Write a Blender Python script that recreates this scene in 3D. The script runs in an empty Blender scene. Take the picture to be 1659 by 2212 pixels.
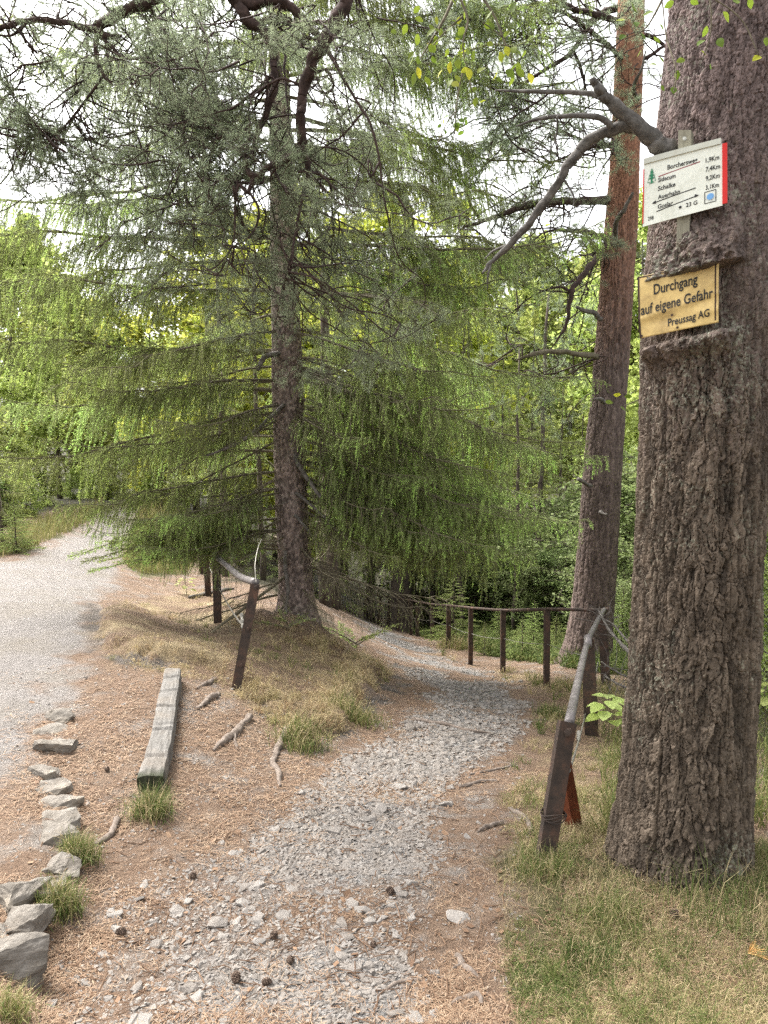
import bpy, math, random
import numpy as np
from mathutils import Vector, Matrix, Quaternion

# ------------------------------------------------------------------ camera, sky, sun, exposure
S = bpy.context.scene
COL = S.collection
PITCH = math.radians(7.0)
FPX, CU, CV = 1600.0, 829.5, 1106.0      # focal length and centre, in 1659 x 2212 picture units
CAMZ = 2.0
cam = bpy.data.cameras.new("camera")
cam.sensor_fit = 'VERTICAL'; cam.sensor_height = 36.0; cam.lens = FPX/2212*36.0
cam.clip_start = 0.05; cam.clip_end = 3000
camo = bpy.data.objects.new("camera", cam); COL.objects.link(camo)
camo.location = (0, 0, CAMZ); camo.rotation_euler = (math.radians(90)-PITCH, 0, 0)
S.camera = camo
SUN_EL, SUN_AZ = math.radians(54), math.radians(-48)    # azimuth clockwise from +Y (ahead)
w = bpy.data.worlds.new("World"); S.world = w; w.use_nodes = True
nt = w.node_tree; nt.nodes.clear()
sky = nt.nodes.new('ShaderNodeTexSky'); sky.sky_type = 'NISHITA'; sky.sun_disc = False
sky.sun_elevation = SUN_EL; sky.sun_rotation = SUN_AZ; sky.dust_density = 6.0; sky.air_density = 1.0
hs = nt.nodes.new('ShaderNodeHueSaturation'); hs.inputs['Saturation'].default_value = 0.12
bg = nt.nodes.new('ShaderNodeBackground'); bg.inputs['Strength'].default_value = 0.15
wo = nt.nodes.new('ShaderNodeOutputWorld')
nt.links.new(sky.outputs[0], hs.inputs['Color']); nt.links.new(hs.outputs[0], bg.inputs['Color'])
nt.links.new(bg.outputs[0], wo.inputs['Surface'])
sl = bpy.data.lights.new("sun", 'SUN'); sl.energy = 1.5; sl.angle = math.radians(22); sl.color = (1, 0.96, 0.88)
so = bpy.data.objects.new("sun", sl); COL.objects.link(so)
sd = Vector((math.sin(SUN_AZ)*math.cos(SUN_EL), math.cos(SUN_AZ)*math.cos(SUN_EL), math.sin(SUN_EL)))
so.rotation_euler = (-sd).to_track_quat('-Z', 'Y').to_euler(); so.location = (0, 0, 40)
S.view_settings.view_transform = 'Standard'; S.view_settings.look = 'None'
S.view_settings.exposure = 2.15; S.view_settings.gamma = 1.0
S.cycles.max_bounces = 8; S.cycles.diffuse_bounces = 6; S.cycles.glossy_bounces = 2
S.cycles.transmission_bounces = 4; S.cycles.transparent_max_bounces = 8
S.cycles.use_denoising = False
S.cycles.sample_clamp_indirect = 6.0

# ------------------------------------------------------------------ small numeric helpers
rng = np.random.default_rng(7)
def lerp(a, b, t): return a+(b-a)*t
def sstep(a, b, x):
    t = np.clip((x-a)/(b-a), 0, 1); return t*t*(3-2*t)
def hash01(*k):
    k = [np.atleast_1d(q) for q in k]
    h = np.zeros(np.broadcast(*k).shape, dtype=np.uint64)+np.uint64(1469598103)
    for q, m in zip(k, (374761393, 668265263, 2246822519, 3266489917)):
        h = (h ^ (np.asarray(q).astype(np.int64).astype(np.uint64)*np.uint64(m)))*np.uint64(0x9E3779B97F4A7C15)
        h ^= h >> np.uint64(29)
    return (h >> np.uint64(40)).astype(np.float64)/float(1 << 24)
def vnoise(x, y, z=None, seed=0):
    if z is None: z = np.zeros_like(x)
    xi, yi, zi = np.floor(x), np.floor(y), np.floor(z)
    fx, fy, fz = x-xi, y-yi, z-zi
    fx, fy, fz = fx*fx*(3-2*fx), fy*fy*(3-2*fy), fz*fz*(3-2*fz)
    r = 0
    for dx in (0, 1):
        for dy in (0, 1):
            for dz in (0, 1):
                wgt = (fx if dx else 1-fx)*(fy if dy else 1-fy)*(fz if dz else 1-fz)
                r = r+wgt*hash01(xi+dx, yi+dy, zi+dz, np.zeros_like(xi)+seed)
    return r*2-1
def fbm(x, y, z=None, seed=0, oct=4):
    a, r, s = 1.0, 0, 0
    for o in range(oct):
        k = 2.0**o
        r = r+a*vnoise(x*k, y*k, None if z is None else z*k, seed+o*17); s += a; a *= .5
    return r/s
def voronoi(x, y, per=None, seed=0):
    """F1, F2 and a random value of the nearest cell; x wraps after per cells."""
    xi, yi = np.floor(x), np.floor(y)
    f1 = np.full(x.shape, 9.0); f2 = np.full(x.shape, 9.0); cid = np.zeros(x.shape)
    for dx in (-1, 0, 1):
        for dy in (-1, 0, 1):
            cx, cy = xi+dx, yi+dy
            wx = np.mod(cx, per) if per else cx
            s_ = np.zeros_like(wx)+seed
            px = cx+.1+.8*hash01(wx, cy, s_, s_+1); py = cy+.1+.8*hash01(wx, cy, s_, s_+2)
            d = np.hypot(px-x, py-y); hv = hash01(wx, cy, s_, s_+3)
            m = d < f1
            f2 = np.where(m, f1, np.minimum(f2, d)); cid = np.where(m, hv, cid); f1 = np.where(m, d, f1)
    return f1, f2, cid

# ------------------------------------------------------------------ picture units -> the place
def ray(u, v):
    a, b = (np.asarray(u, float)-CU)/FPX, -(np.asarray(v, float)-CV)/FPX
    return np.stack([a, math.cos(PITCH)+b*math.sin(PITCH), -math.sin(PITCH)+b*math.cos(PITCH)], -1)
def P(u, v, Y):
    d = ray(u, v); k = np.asarray(Y, float)/d[..., 1]
    return np.stack([d[..., 0]*k, d[..., 1]*k, CAMZ+d[..., 2]*k], -1)

CTRL = np.array([
 (-150,2212,2.12),(0,2212,2.15),(400,2212,2.27),(829,2212,2.27),(1250,2212,2.2),(1659,2212,2.13),(1850,2212,2.1),
 (1470,1900,3.05),(1310,1930,2.95),(1640,1870,3.1),(1850,1880,3.0),(1180,1860,3.3),(250,2000,2.78),(829,2000,2.78),
 (700,1900,3.15),(820,1800,3.65),(930,1650,5.0),(1000,1560,6.4),(1020,1500,8.0),(960,1450,9.8),(890,1400,13),(800,1345,20),(760,1322,25),
 (1275,1590,6.5),(1305,1486,8.3),(1182,1483,8.7),(1087,1453,10.2),(1017,1437,11.5),(969,1400,13.2),(934,1382,15),(888,1372,17.5),(838,1356,21),(790,1338,26),
 (510,1490,5.8),(470,1350,9.0),(450,1288,12),(640,1330,9.5),(780,1425,9.2),(700,1490,6.9),(640,1560,5.6),(880,1520,7.1),
 (560,1640,4.6),(330,1700,3.97),(420,1720,3.95),(375,1460,5.7),(100,1600,4.4),(100,1900,2.95),(-100,1900,2.9),(0,2080,2.42),(90,2090,2.55),
 (200,1900,3.1),(250,1750,3.75),(100,1450,5.7),(-150,1450,5.6),(80,1300,8.8),(130,1200,13),(260,1110,22),(280,1095,26),(0,1190,13.5),(-200,1200,13),
 (60,1172,14.3),(190,1105,23),(100,1070,40),(280,1082,38),(450,1230,18),(640,1270,20),(560,1255,14),(735,1285,30),(700,1290,24),
 (1250,1430,10.5),(1400,1400,14),(1640,1560,7),(1850,1560,7),(1640,1400,12),(1200,1310,22),(1000,1270,35),(1500,1250,30),(1900,1250,30),
 (1250,820,150),(829,860,160),(300,900,160),(-300,900,160),(1659,850,150),(2100,860,150),(830,1000,80),(1250,1010,80),(300,1020,90),(-300,1030,80),(1800,1050,70),
 (829,870,500),(100,890,500),(1600,870,500),(-400,890,500),(2100,870,500)], float)
def _warp(x, y):
    r = np.hypot(x, y); th = np.arctan2(x, np.maximum(y, 1e-6))
    return np.stack([np.clip(th, -.95, .95)*2.2, np.log(np.clip(r, 2.05, 520))], -1), r
_cp = P(CTRL[:, 0], CTRL[:, 1], CTRL[:, 2])
_cw, _cr = _warp(_cp[:, 0], _cp[:, 1])
_ct = (CAMZ-_cp[:, 2])/np.clip(_cr, 2.05, 520)
def _K(a, b):
    d2 = ((a[:, None, :]-b[None, :, :])**2).sum(-1)+1e-12
    return .5*d2*np.log(d2)
_n = len(_cw)
_A = np.zeros((_n+3, _n+3)); _A[:_n, :_n] = _K(_cw, _cw)+np.eye(_n)*2e-4
_A[:_n, _n] = 1; _A[:_n, _n+1:] = _cw; _A[_n, :_n] = 1; _A[_n+1:, :_n] = _cw.T
_sol = np.linalg.solve(_A, np.concatenate([_ct, np.zeros(3)]))
def base_height(x, y):
    x, y = np.atleast_1d(np.asarray(x, float)), np.atleast_1d(np.asarray(y, float))
    out = np.empty(x.shape); fx, fy, fo = x.ravel(), y.ravel(), out.ravel()
    for i in range(0, len(fx), 20000):
        wq, r = _warp(fx[i:i+20000], fy[i:i+20000])
        t = _K(wq, _cw)@_sol[:_n]+_sol[_n]+wq@_sol[_n+1:]
        fo[i:i+20000] = CAMZ-t*np.clip(r, 2.05, 520)
    return fo.reshape(x.shape)
_gt, _gl = np.linspace(-.97, .97, 420), np.linspace(math.log(2.05), math.log(520), 420)
_GT, _GL = np.meshgrid(_gt, _gl, indexing='ij')
_er = np.exp(_GL); _GRID = (CAMZ-base_height(_er*np.sin(_GT), _er*np.cos(_GT)))/_er
def base_height(x, y):
    """the same surface, read from a table"""
    r = np.hypot(x, y); th = np.clip(np.arctan2(x, np.maximum(y, 1e-6)), -.95, .95); rc = np.clip(r, 2.06, 519)
    a = (th-_gt[0])/(_gt[1]-_gt[0]); b = (np.log(rc)-_gl[0])/(_gl[1]-_gl[0])
    i, j = np.clip(a.astype(int), 0, 418), np.clip(b.astype(int), 0, 418); fa, fb = a-i, b-j
    t = (_GRID[i, j]*(1-fa)+_GRID[i+1, j]*fa)*(1-fb)+(_GRID[i, j+1]*(1-fa)+_GRID[i+1, j+1]*fa)*fb
    return CAMZ-t*rc
_bank = None
def height(x, y):
    x, y = np.atleast_1d(np.asarray(x, float)), np.atleast_1d(np.asarray(y, float))
    r = np.hypot(x, y)
    near = np.clip(1.3-r/25, 0.1, 1)
    lip = 0
    if _bank is not None:                    # the eroded lip of the mound above the path
        sd = poly_sd(_bank, x, y)+.20*fbm(x*3.5, y*3.5, seed=12, oct=4)
        lip = .11*sstep(.05, -.10, sd)*np.exp(-(np.clip(-sd-.15, 0, 9)/.45)**2)*(y < 9.3)*(y > 4.6)
    return (base_height(x, y)+lip+near*(.022*fbm(x*1.7, y*1.7, seed=3, oct=3)+.010*fbm(x*9, y*9, seed=5, oct=2))
            + np.clip(r/60-.6, 0, 6)*fbm(x*.03, y*.03, seed=9))
def G(u, v):
    """where the picture ray first meets the ground"""
    u, v = np.atleast_1d(np.asarray(u, float)), np.atleast_1d(np.asarray(v, float))
    d = ray(u, v); ys = np.geomspace(1.6, 120, 150)
    hi = np.empty(u.shape)
    for c in range(0, len(u), 4000):
        q = d[c:c+4000]; k = ys[None, :]/q[:, 1:2]
        below = (CAMZ+q[:, 2:3]*k) < base_height(q[:, 0:1]*k, q[:, 1:2]*k)
        first = below.argmax(1); anyb = below.any(1)
        h_ = np.where(anyb, ys[np.minimum(first+1, 149)], 120.0); l_ = np.where(anyb, ys[np.maximum(first-2, 0)], 119)
        for _ in range(11):
            m = (l_+h_)/2; k = m/q[:, 1]
            bb = (CAMZ+q[:, 2]*k) < height(q[:, 0]*k, q[:, 1]*k)
            h_ = np.where(bb, m, h_); l_ = np.where(bb, l_, m)
        hi[c:c+4000] = h_
    k = hi/d[:, 1]
    p = d*k[:, None]; p[:, 2] += CAMZ
    return p
def G1(u, v): return G([u], [v])[0]
def onground(x, y): return np.array([x, y, height(x, y)[0]])

def poly_sd(poly, x, y):
    """signed distance to a polygon on the ground plan, negative inside"""
    n = len(poly); d = np.full(x.shape, 1e9); ins = np.zeros(x.shape, bool)
    for i in range(n):
        ax, ay = poly[i][:2]; bx, by = poly[(i+1) % n][:2]
        ex, ey = bx-ax, by-ay
        t = np.clip(((x-ax)*ex+(y-ay)*ey)/(ex*ex+ey*ey+1e-12), 0, 1)
        d = np.minimum(d, np.hypot(x-ax-t*ex, y-ay-t*ey))
        c = ((ay > y) != (by > y)) & (x < (bx-ax)*(y-ay)/(by-ay+1e-12)+ax)
        ins ^= c
    return np.where(ins, -d, d)
def gpoly(pts):
    a = np.array(pts, float); return G(a[:, 0], a[:, 1])[:, :2]

# ------------------------------------------------------------------ mesh helpers
def mk(name, V, F, mats, parent=None, midx=None, attrs=None, smooth=False, link=True):
    """one mesh object; F is a list of int arrays (M,3) or (M,4)"""
    me = bpy.data.meshes.new(name)
    V = np.ascontiguousarray(V, dtype=np.float32)
    F = [np.asarray(f, dtype=np.int32) for f in F if len(f)]
    me.vertices.add(len(V)); me.vertices.foreach_set('co', V.ravel())
    loops = np.concatenate([f.ravel() for f in F]); me.loops.add(len(loops))
    me.loops.foreach_set('vertex_index', loops)
    sizes = np.concatenate([np.full(len(f), f.shape[1], np.int32) for f in F])
    me.polygons.add(len(sizes))
    me.polygons.foreach_set('loop_start', np.concatenate([[0], np.cumsum(sizes)[:-1]]).astype(np.int32))
    me.polygons.foreach_set('loop_total', sizes)
    if midx is not None: me.polygons.foreach_set('material_index', np.asarray(midx, np.int32))
    me.polygons.foreach_set('use_smooth', np.full(len(sizes), smooth))
    for m in (mats if isinstance(mats, (list, tuple)) else [mats]): me.materials.append(m)
    for k, a in (attrs or {}).items():
        at = me.attributes.new(k, 'FLOAT', 'POINT'); at.data.foreach_set('value', np.asarray(a, np.float32))
    me.update(calc_edges=True)
    if not link: return me
    o = bpy.data.objects.new(name, me); COL.objects.link(o)
    if parent: o.parent = parent
    return o
class MB:
    """collects shapes for one mesh"""
    def __init__(s): s.V = []; s.F = []; s.M = []; s.A = []; s.n = 0
    def add(s, V, F, mi=0, tint=0.5):
        V = np.asarray(V, float).reshape(-1, 3)
        for f in (F if isinstance(F, list) else [F]):
            f = np.asarray(f, int)
            if len(f): s.F.append(f+s.n); s.M.append(np.full(len(f), mi))
        s.V.append(V); s.A.append(np.broadcast_to(np.asarray(tint, float), (len(V),))); s.n += len(V)
        return s
    def arrays(s): return np.concatenate(s.V), s.F, np.concatenate(s.M), np.concatenate(s.A)
    def build(s, name, mats, parent=None, smooth=False, link=True):
        V, F, M, A = s.arrays()
        return mk(name, V, F, mats, parent, M, {'tint': A}, smooth, link)
def tubes(Pt, R, n=3, cap=True):
    """tubes along Pt (N,K,3) with radii R (N,K)"""
    Pt = np.asarray(Pt, float); R = np.asarray(R, float)
    if Pt.ndim == 2: Pt = Pt[None]; R = R[None]
    N, K, _ = Pt.shape
    T = np.gradient(Pt, axis=1); T /= np.linalg.norm(T, axis=2, keepdims=True)+1e-12
    ov = Pt[:, -1]-Pt[:, 0]
    ref = np.where((np.abs(ov[:, 2:3]) > .8*np.linalg.norm(ov, axis=1, keepdims=True)), np.array([[1., .13, 0]]), np.array([[.05, .03, 1.]]))
    s1 = np.cross(T, ref[:, None, :]); s1 /= np.linalg.norm(s1, axis=2, keepdims=True)+1e-12
    s2 = np.cross(T, s1)
    a = np.arange(n)*2*math.pi/n
    V = Pt[:, :, None, :]+R[:, :, None, None]*(np.cos(a)[None, None, :, None]*s1[:, :, None, :]+np.sin(a)[None, None, :, None]*s2[:, :, None, :])
    i = np.arange(N)[:, None, None]*K*n; k = np.arange(K-1)[None, :, None]*n; j = np.arange(n)[None, None, :]; j2 = (j+1) % n
    F = np.stack([i+k+j, i+k+j2, i+k+n+j2, i+k+n+j], -1).reshape(-1, 4)
    out = [F]
    if cap and n in (3, 4):
        e = np.arange(N)[:, None]*K*n+(K-1)*n+np.arange(n)[None, :]; out.append(e)
        e = np.arange(N)[:, None]*K*n+np.arange(n)[None, ::-1]; out.append(e)
    elif cap:
        V2 = V.reshape(-1, 3); c0 = len(V2)
        cs = np.concatenate([Pt[:, 0], Pt[:, -1]])
        f = []
        for q in range(N):
            for jj in range(n):
                f.append((q*K*n+(jj+1) % n, q*K*n+jj, c0+q)); b = q*K*n+(K-1)*n
                f.append((b+jj, b+(jj+1) % n, c0+N+q))
        return np.concatenate([V2, cs]), [F, np.array(f)]
    return V.reshape(-1, 3), out
def catmull(pts, sub=6):
    p = np.asarray(pts, float); q = np.concatenate([[2*p[0]-p[1]], p, [2*p[-1]-p[-2]]])
    out = []
    for i in range(1, len(q)-2):
        t = np.linspace(0, 1, sub, endpoint=False)[:, None]
        a, b, c, d = q[i-1], q[i], q[i+1], q[i+2]
        out.append(.5*((2*b)+(c-a)*t+(2*a-5*b+4*c-d)*t*t+(3*b-a-3*c+d)*t**3))
    out.append(p[-1:]); return np.concatenate(out)
def needles(Pt, per_m, length, width, lean=.6, rg=rng, lo=0.0, hi=1.0, flat=0.0):
    """needle triangles along polylines Pt (N,K,3); lo,hi the range of each twig that carries them. Returns V, F, t, twig"""
    N, K, _ = Pt.shape
    L = np.linalg.norm(np.diff(Pt, axis=1), axis=2).sum(1)*(hi-lo)
    m = int(L.sum()*per_m)
    if m < 1: return np.zeros((0, 3)), np.zeros((0, 3), int), np.zeros(0), np.zeros(0, int)
    tw = rg.choice(N, m, p=L/L.sum()); t = lo+(hi-lo)*rg.random(m)
    f = t*(K-1); k = np.minimum(f.astype(int), K-2); fr = (f-k)[:, None]
    a, b = Pt[tw, k], Pt[tw, k+1]; p = a+(b-a)*fr
    T = (b-a)/(np.linalg.norm(b-a, axis=1, keepdims=True)+1e-9)
    q = rg.normal(size=(m, 3)); q[:, 2] *= (1-flat); q -= (q*T).sum(1, keepdims=True)*T; q /= np.linalg.norm(q, axis=1, keepdims=True)+1e-9
    d = T*lean+q*math.sqrt(1-lean*lean)
    s = np.cross(d, rg.normal(size=(m, 3))); s /= np.linalg.norm(s, axis=1, keepdims=True)+1e-9
    ln = length*(.7+.6*rg.random(m))[:, None]
    V = np.stack([p-s*width/2, p+s*width/2, p+d*ln], 1).reshape(-1, 3)
    return V, np.arange(m*3).reshape(-1, 3), t, tw

def tag(o, label=None, cat=None, group=None, kind=None):
    if label: o['label'] = label
    if cat: o['category'] = cat
    if group: o['group'] = group
    if kind: o['kind'] = kind
    return o
def empty(name, loc=(0, 0, 0), rz=0.0):
    o = bpy.data.objects.new(name, None); COL.objects.link(o)
    o.location = tuple(float(c) for c in loc); o.rotation_euler = (0, 0, rz); o.empty_display_size = .1
    return o
def link_copy(src, parent=None, loc=None, rot=None, scale=None, name=None):
    c = src.copy(); COL.objects.link(c); c.parent = parent
    if loc is not None: c.location = tuple(float(q) for q in loc)
    if rot is not None: c.rotation_euler = rot
    if scale is not None: c.scale = (scale,)*3 if np.isscalar(scale) else scale
    return c
def meshobj(name, me, parent=None, loc=(0, 0, 0), rot=(0, 0, 0), scale=1.0):
    o = bpy.data.objects.new(name, me); COL.objects.link(o); o.parent = parent
    o.location = tuple(float(q) for q in loc); o.rotation_euler = rot
    o.scale = (scale,)*3 if np.isscalar(scale) else scale
    return o

# ------------------------------------------------------------------ materials
class N:
    def __init__(s, name, rough=.85):
        s.m = bpy.data.materials.new(name); s.m.use_nodes = True
        s.t = s.m.node_tree; s.b = s.t.nodes['Principled BSDF']; s.o = s.t.nodes['Material Output']
        s.b.inputs['Roughness'].default_value = rough; s.b.inputs['Specular IOR Level'].default_value = .25
    def n(s, typ, **kw):
        q = s.t.nodes.new(typ)
        for k, v in kw.items():
            if k in q.inputs: q.inputs[k].default_value = v
            else: setattr(q, k, v)
        return q
    def l(s, a, b): s.t.links.new(a, b)
    def geo(s): return s.n('ShaderNodeTexCoord').outputs['Object']
    def noise(s, scale, vec=None, detail=4, rough=.6, dist=0.0):
        q = s.n('ShaderNodeTexNoise'); q.inputs['Scale'].default_value = scale; q.inputs['Detail'].default_value = detail
        q.inputs['Roughness'].default_value = rough; q.inputs['Distortion'].default_value = dist
        if vec is not None: s.l(vec, q.inputs['Vector'])
        return q.outputs['Fac']
    def voro(s, scale, vec=None, feature='F1', out='Distance'):
        q = s.n('ShaderNodeTexVoronoi'); q.feature = feature; q.inputs['Scale'].default_value = scale
        if vec is not None: s.l(vec, q.inputs['Vector'])
        return q.outputs[out]
    def ramp(s, fac, stops):
        q = s.n('ShaderNodeValToRGB'); e = q.color_ramp.elements
        while len(e) < len(stops): e.new(.5)
        for i, (p, c) in enumerate(stops): e[i].position = p; e[i].color = (*c, 1) if len(c) == 3 else c
        s.l(fac, q.inputs['Fac']); return q.outputs['Color']
    def mix(s, a, b, f, mode='MIX'):
        q = s.n('ShaderNodeMix', data_type='RGBA', blend_type=mode)
        for v, i in ((f, 0), (a, 6), (b, 7)):
            if isinstance(v, (int, float)): q.inputs[i].default_value = v
            elif isinstance(v, tuple): q.inputs[i].default_value = (*v, 1)
            else: s.l(v, q.inputs[i])
        return q.outputs[2]
    def math(s, op, a, b=0.0):
        q = s.n('ShaderNodeMath', operation=op)
        for v, i in ((a, 0), (b, 1)):
            if isinstance(v, (int, float)): q.inputs[i].default_value = v
            else: s.l(v, q.inputs[i])
        return q.outputs[0]
    def attr(s, name):
        q = s.n('ShaderNodeAttribute'); q.attribute_name = name; return q.outputs['Fac']
    def mapping(s, scale, vec=None, rot=(0, 0, 0)):
        q = s.n('ShaderNodeMapping'); q.inputs['Scale'].default_value = scale; q.inputs['Rotation'].default_value = rot
        s.l(vec if vec is not None else s.geo(), q.inputs['Vector']); return q.outputs['Vector']
    def bump(s, h, strength=.5, dist=.01, normal=None):
        q = s.n('ShaderNodeBump'); q.inputs['Strength'].default_value = strength; q.inputs['Distance'].default_value = dist
        s.l(h, q.inputs['Height'])
        if normal is not None: s.l(normal, q.inputs['Normal'])
        return q.outputs['Normal']
    def scaled(s, col, k):
        h = s.n('ShaderNodeHueSaturation'); h.inputs['Value'].default_value = k; s.l(col, h.inputs['Color']); return h.outputs[0]
    def done(s, col=None, normal=None, rough=None):
        if col is not None:
            if isinstance(col, tuple): s.b.inputs['Base Color'].default_value = (*col, 1)
            else: s.l(col, s.b.inputs['Base Color'])
        if normal is not None: s.l(normal, s.b.inputs['Normal'])
        if rough is not None: s.l(rough, s.b.inputs['Roughness'])
        return s.m
    def leafy(s, col, amount):
        """thin leaf: part of the light passes through"""
        tr = s.n('ShaderNodeBsdfTranslucent'); mx = s.n('ShaderNodeMixShader'); mx.inputs[0].default_value = amount
        s.l(col, s.b.inputs['Base Color']); s.l(col, tr.inputs['Color'])
        s.l(s.b.outputs[0], mx.inputs[1]); s.l(tr.outputs[0], mx.inputs[2]); s.l(mx.outputs[0], s.o.inputs['Surface'])
        return s.m
def foliage_mat(name, stops, trans=.35, vary=.25, rough=.6):
    q = N(name, rough); col = q.ramp(q.attr('tint'), stops)
    oi = q.n('ShaderNodeObjectInfo').outputs['Random']
    h = q.n('ShaderNodeHueSaturation')
    q.l(q.math('ADD', q.math('MULTIPLY', oi, .03), .485), h.inputs['Hue'])
    q.l(q.math('ADD', q.math('MULTIPLY', oi, vary*2), 1-vary), h.inputs['Value'])
    q.l(col, h.inputs['Color'])
    return q.leafy(h.outputs[0], trans)
def bark_mat(name, c0, c1, c2, scale=(14, 14, 4), bump=.6, top=None, lichen=None):
    q = N(name, .9); g = q.geo(); mp = q.mapping(scale, g)
    a = q.noise(1.0, mp, 6, .65, .4); b = q.noise(26, g, 5, .7); d = q.noise(2.2, g, 3)
    col = q.ramp(a, [(.3, c0), (.5, c1), (.72, c2)])
    col = q.mix(col, c0, q.math('MULTIPLY', b, .5))
    if top is not None:
        z = q.n('ShaderNodeSeparateXYZ'); q.l(g, z.inputs[0])
        f = q.n('ShaderNodeMapRange'); f.inputs[1].default_value = top[1]; f.inputs[2].default_value = top[2]
        q.l(q.math('ADD', z.outputs[2], q.math('MULTIPLY', q.math('SUBTRACT', q.noise(3.0, mp, 4), .5), 2.6)), f.inputs[0])
        col = q.mix(col, q.ramp(b, [(.35, tuple(c*.55 for c in top[0])), (.62, top[0])]), f.outputs[0])
    if lichen is not None:
        col = q.mix(col, lichen, q.ramp(q.math('MULTIPLY', d, q.noise(60, g, 2)), [(.31, (0, 0, 0)), (.41, (.6,)*3)]))
    hgt = q.math('ADD', q.math('MULTIPLY', a, .6), q.math('MULTIPLY', b, .4))
    return q.done(col, q.bump(hgt, bump, .012))
def plain(name, c, rough=.6, metal=0.0, var=.25, scale=20, bump=0.15):
    q = N(name, rough); g = q.geo(); n1 = q.noise(scale, g, 5, .65)
    col = q.ramp(n1, [(.3, tuple(x*(1-var) for x in c)), (.7, tuple(min(1, x*(1+var)) for x in c))])
    q.b.inputs['Metallic'].default_value = metal
    return q.done(col, q.bump(q.noise(scale*4, g, 4), bump, .004))

M_bark_near = bark_mat("old_pine_bark", (.038, .029, .021), (.108, .082, .060), (.20, .157, .118), (22, 22, 6), .9, top=((.165, .122, .112), 1.9, 3.4), lichen=(.24, .25, .19))
M_bark_mid = bark_mat("pine_bark", (0.061, 0.045, 0.039), (0.135, 0.100, 0.086), (0.205, 0.156, 0.135), (15, 15, 3), .9, top=((0.328, 0.164, 0.102), 4.2, 6.8))
M_bark_spruce = bark_mat("spruce_bark", (.10, .074, .064), (.235, .180, .156), (.35, .285, .25), (30, 30, 22), .8, lichen=(0.205, 0.221, 0.180))
M_bark_bg = bark_mat("forest_bark", (.035, .028, .022), (.09, .07, .055), (.15, .12, .10), (12, 12, 4), .5)
M_twig = bark_mat("twig_bark", (.060, .050, .034), (.135, .115, .075), (.23, .20, .125), (30, 30, 30), .3)
M_bough = bark_mat("pine_bough_bark", (0.025, 0.018, 0.016), (0.059, 0.037, 0.031), (0.107, 0.067, 0.054), (25, 25, 25), .5)
M_dead = bark_mat("dead_wood", (0.049, 0.043, 0.037), (0.139, 0.123, 0.107), (0.246, 0.221, 0.197), (20, 20, 20), .6)
M_needle = foliage_mat("spruce_needles", [(0, (.160, .190, .075)), (.45, (.295, .345, .122)), (.75, (.39, .51, .14)), (1, (.54, .74, .20))], .57)
M_pneedle = foliage_mat("pine_needles", [(0, (.19, .235, .145)), (.6, (.31, .37, .225)), (1, (.41, .47, .28))], .55)
M_leaf = foliage_mat("pale_green_leaves", [(0, (.19, .23, .05)), (.6, (.34, .395, .105)), (1, (.47, .53, .19))], .57)
M_leaf_y = foliage_mat("yellow_green_leaves", [(0, (0.230, 0.271, 0.033)), (.6, (0.377, 0.418, 0.066)), (1, (0.492, 0.517, 0.115))], .55)
M_leaf_d = foliage_mat("green_shrub_leaves", [(0, (.07, .115, .025)), (.6, (.14, .21, .05)), (1, (.25, .34, .10))], .45)
M_leaf_m = foliage_mat("mid_green_leaves", [(0, (.11, .15, .05)), (.6, (.19, .245, .085)), (1, (.29, .35, .14))], .5)
M_leaf_near = foliage_mat("near_leaves", [(0, (0.082, 0.139, 0.016)), (.65, (0.156, 0.221, 0.025)), (1, (0.394, 0.410, 0.033))], .5, .05)
M_limb = bark_mat("weathered_limb", (.040, .036, .032), (.115, .105, .095), (.24, .225, .205), (20, 20, 20), .8)
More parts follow.
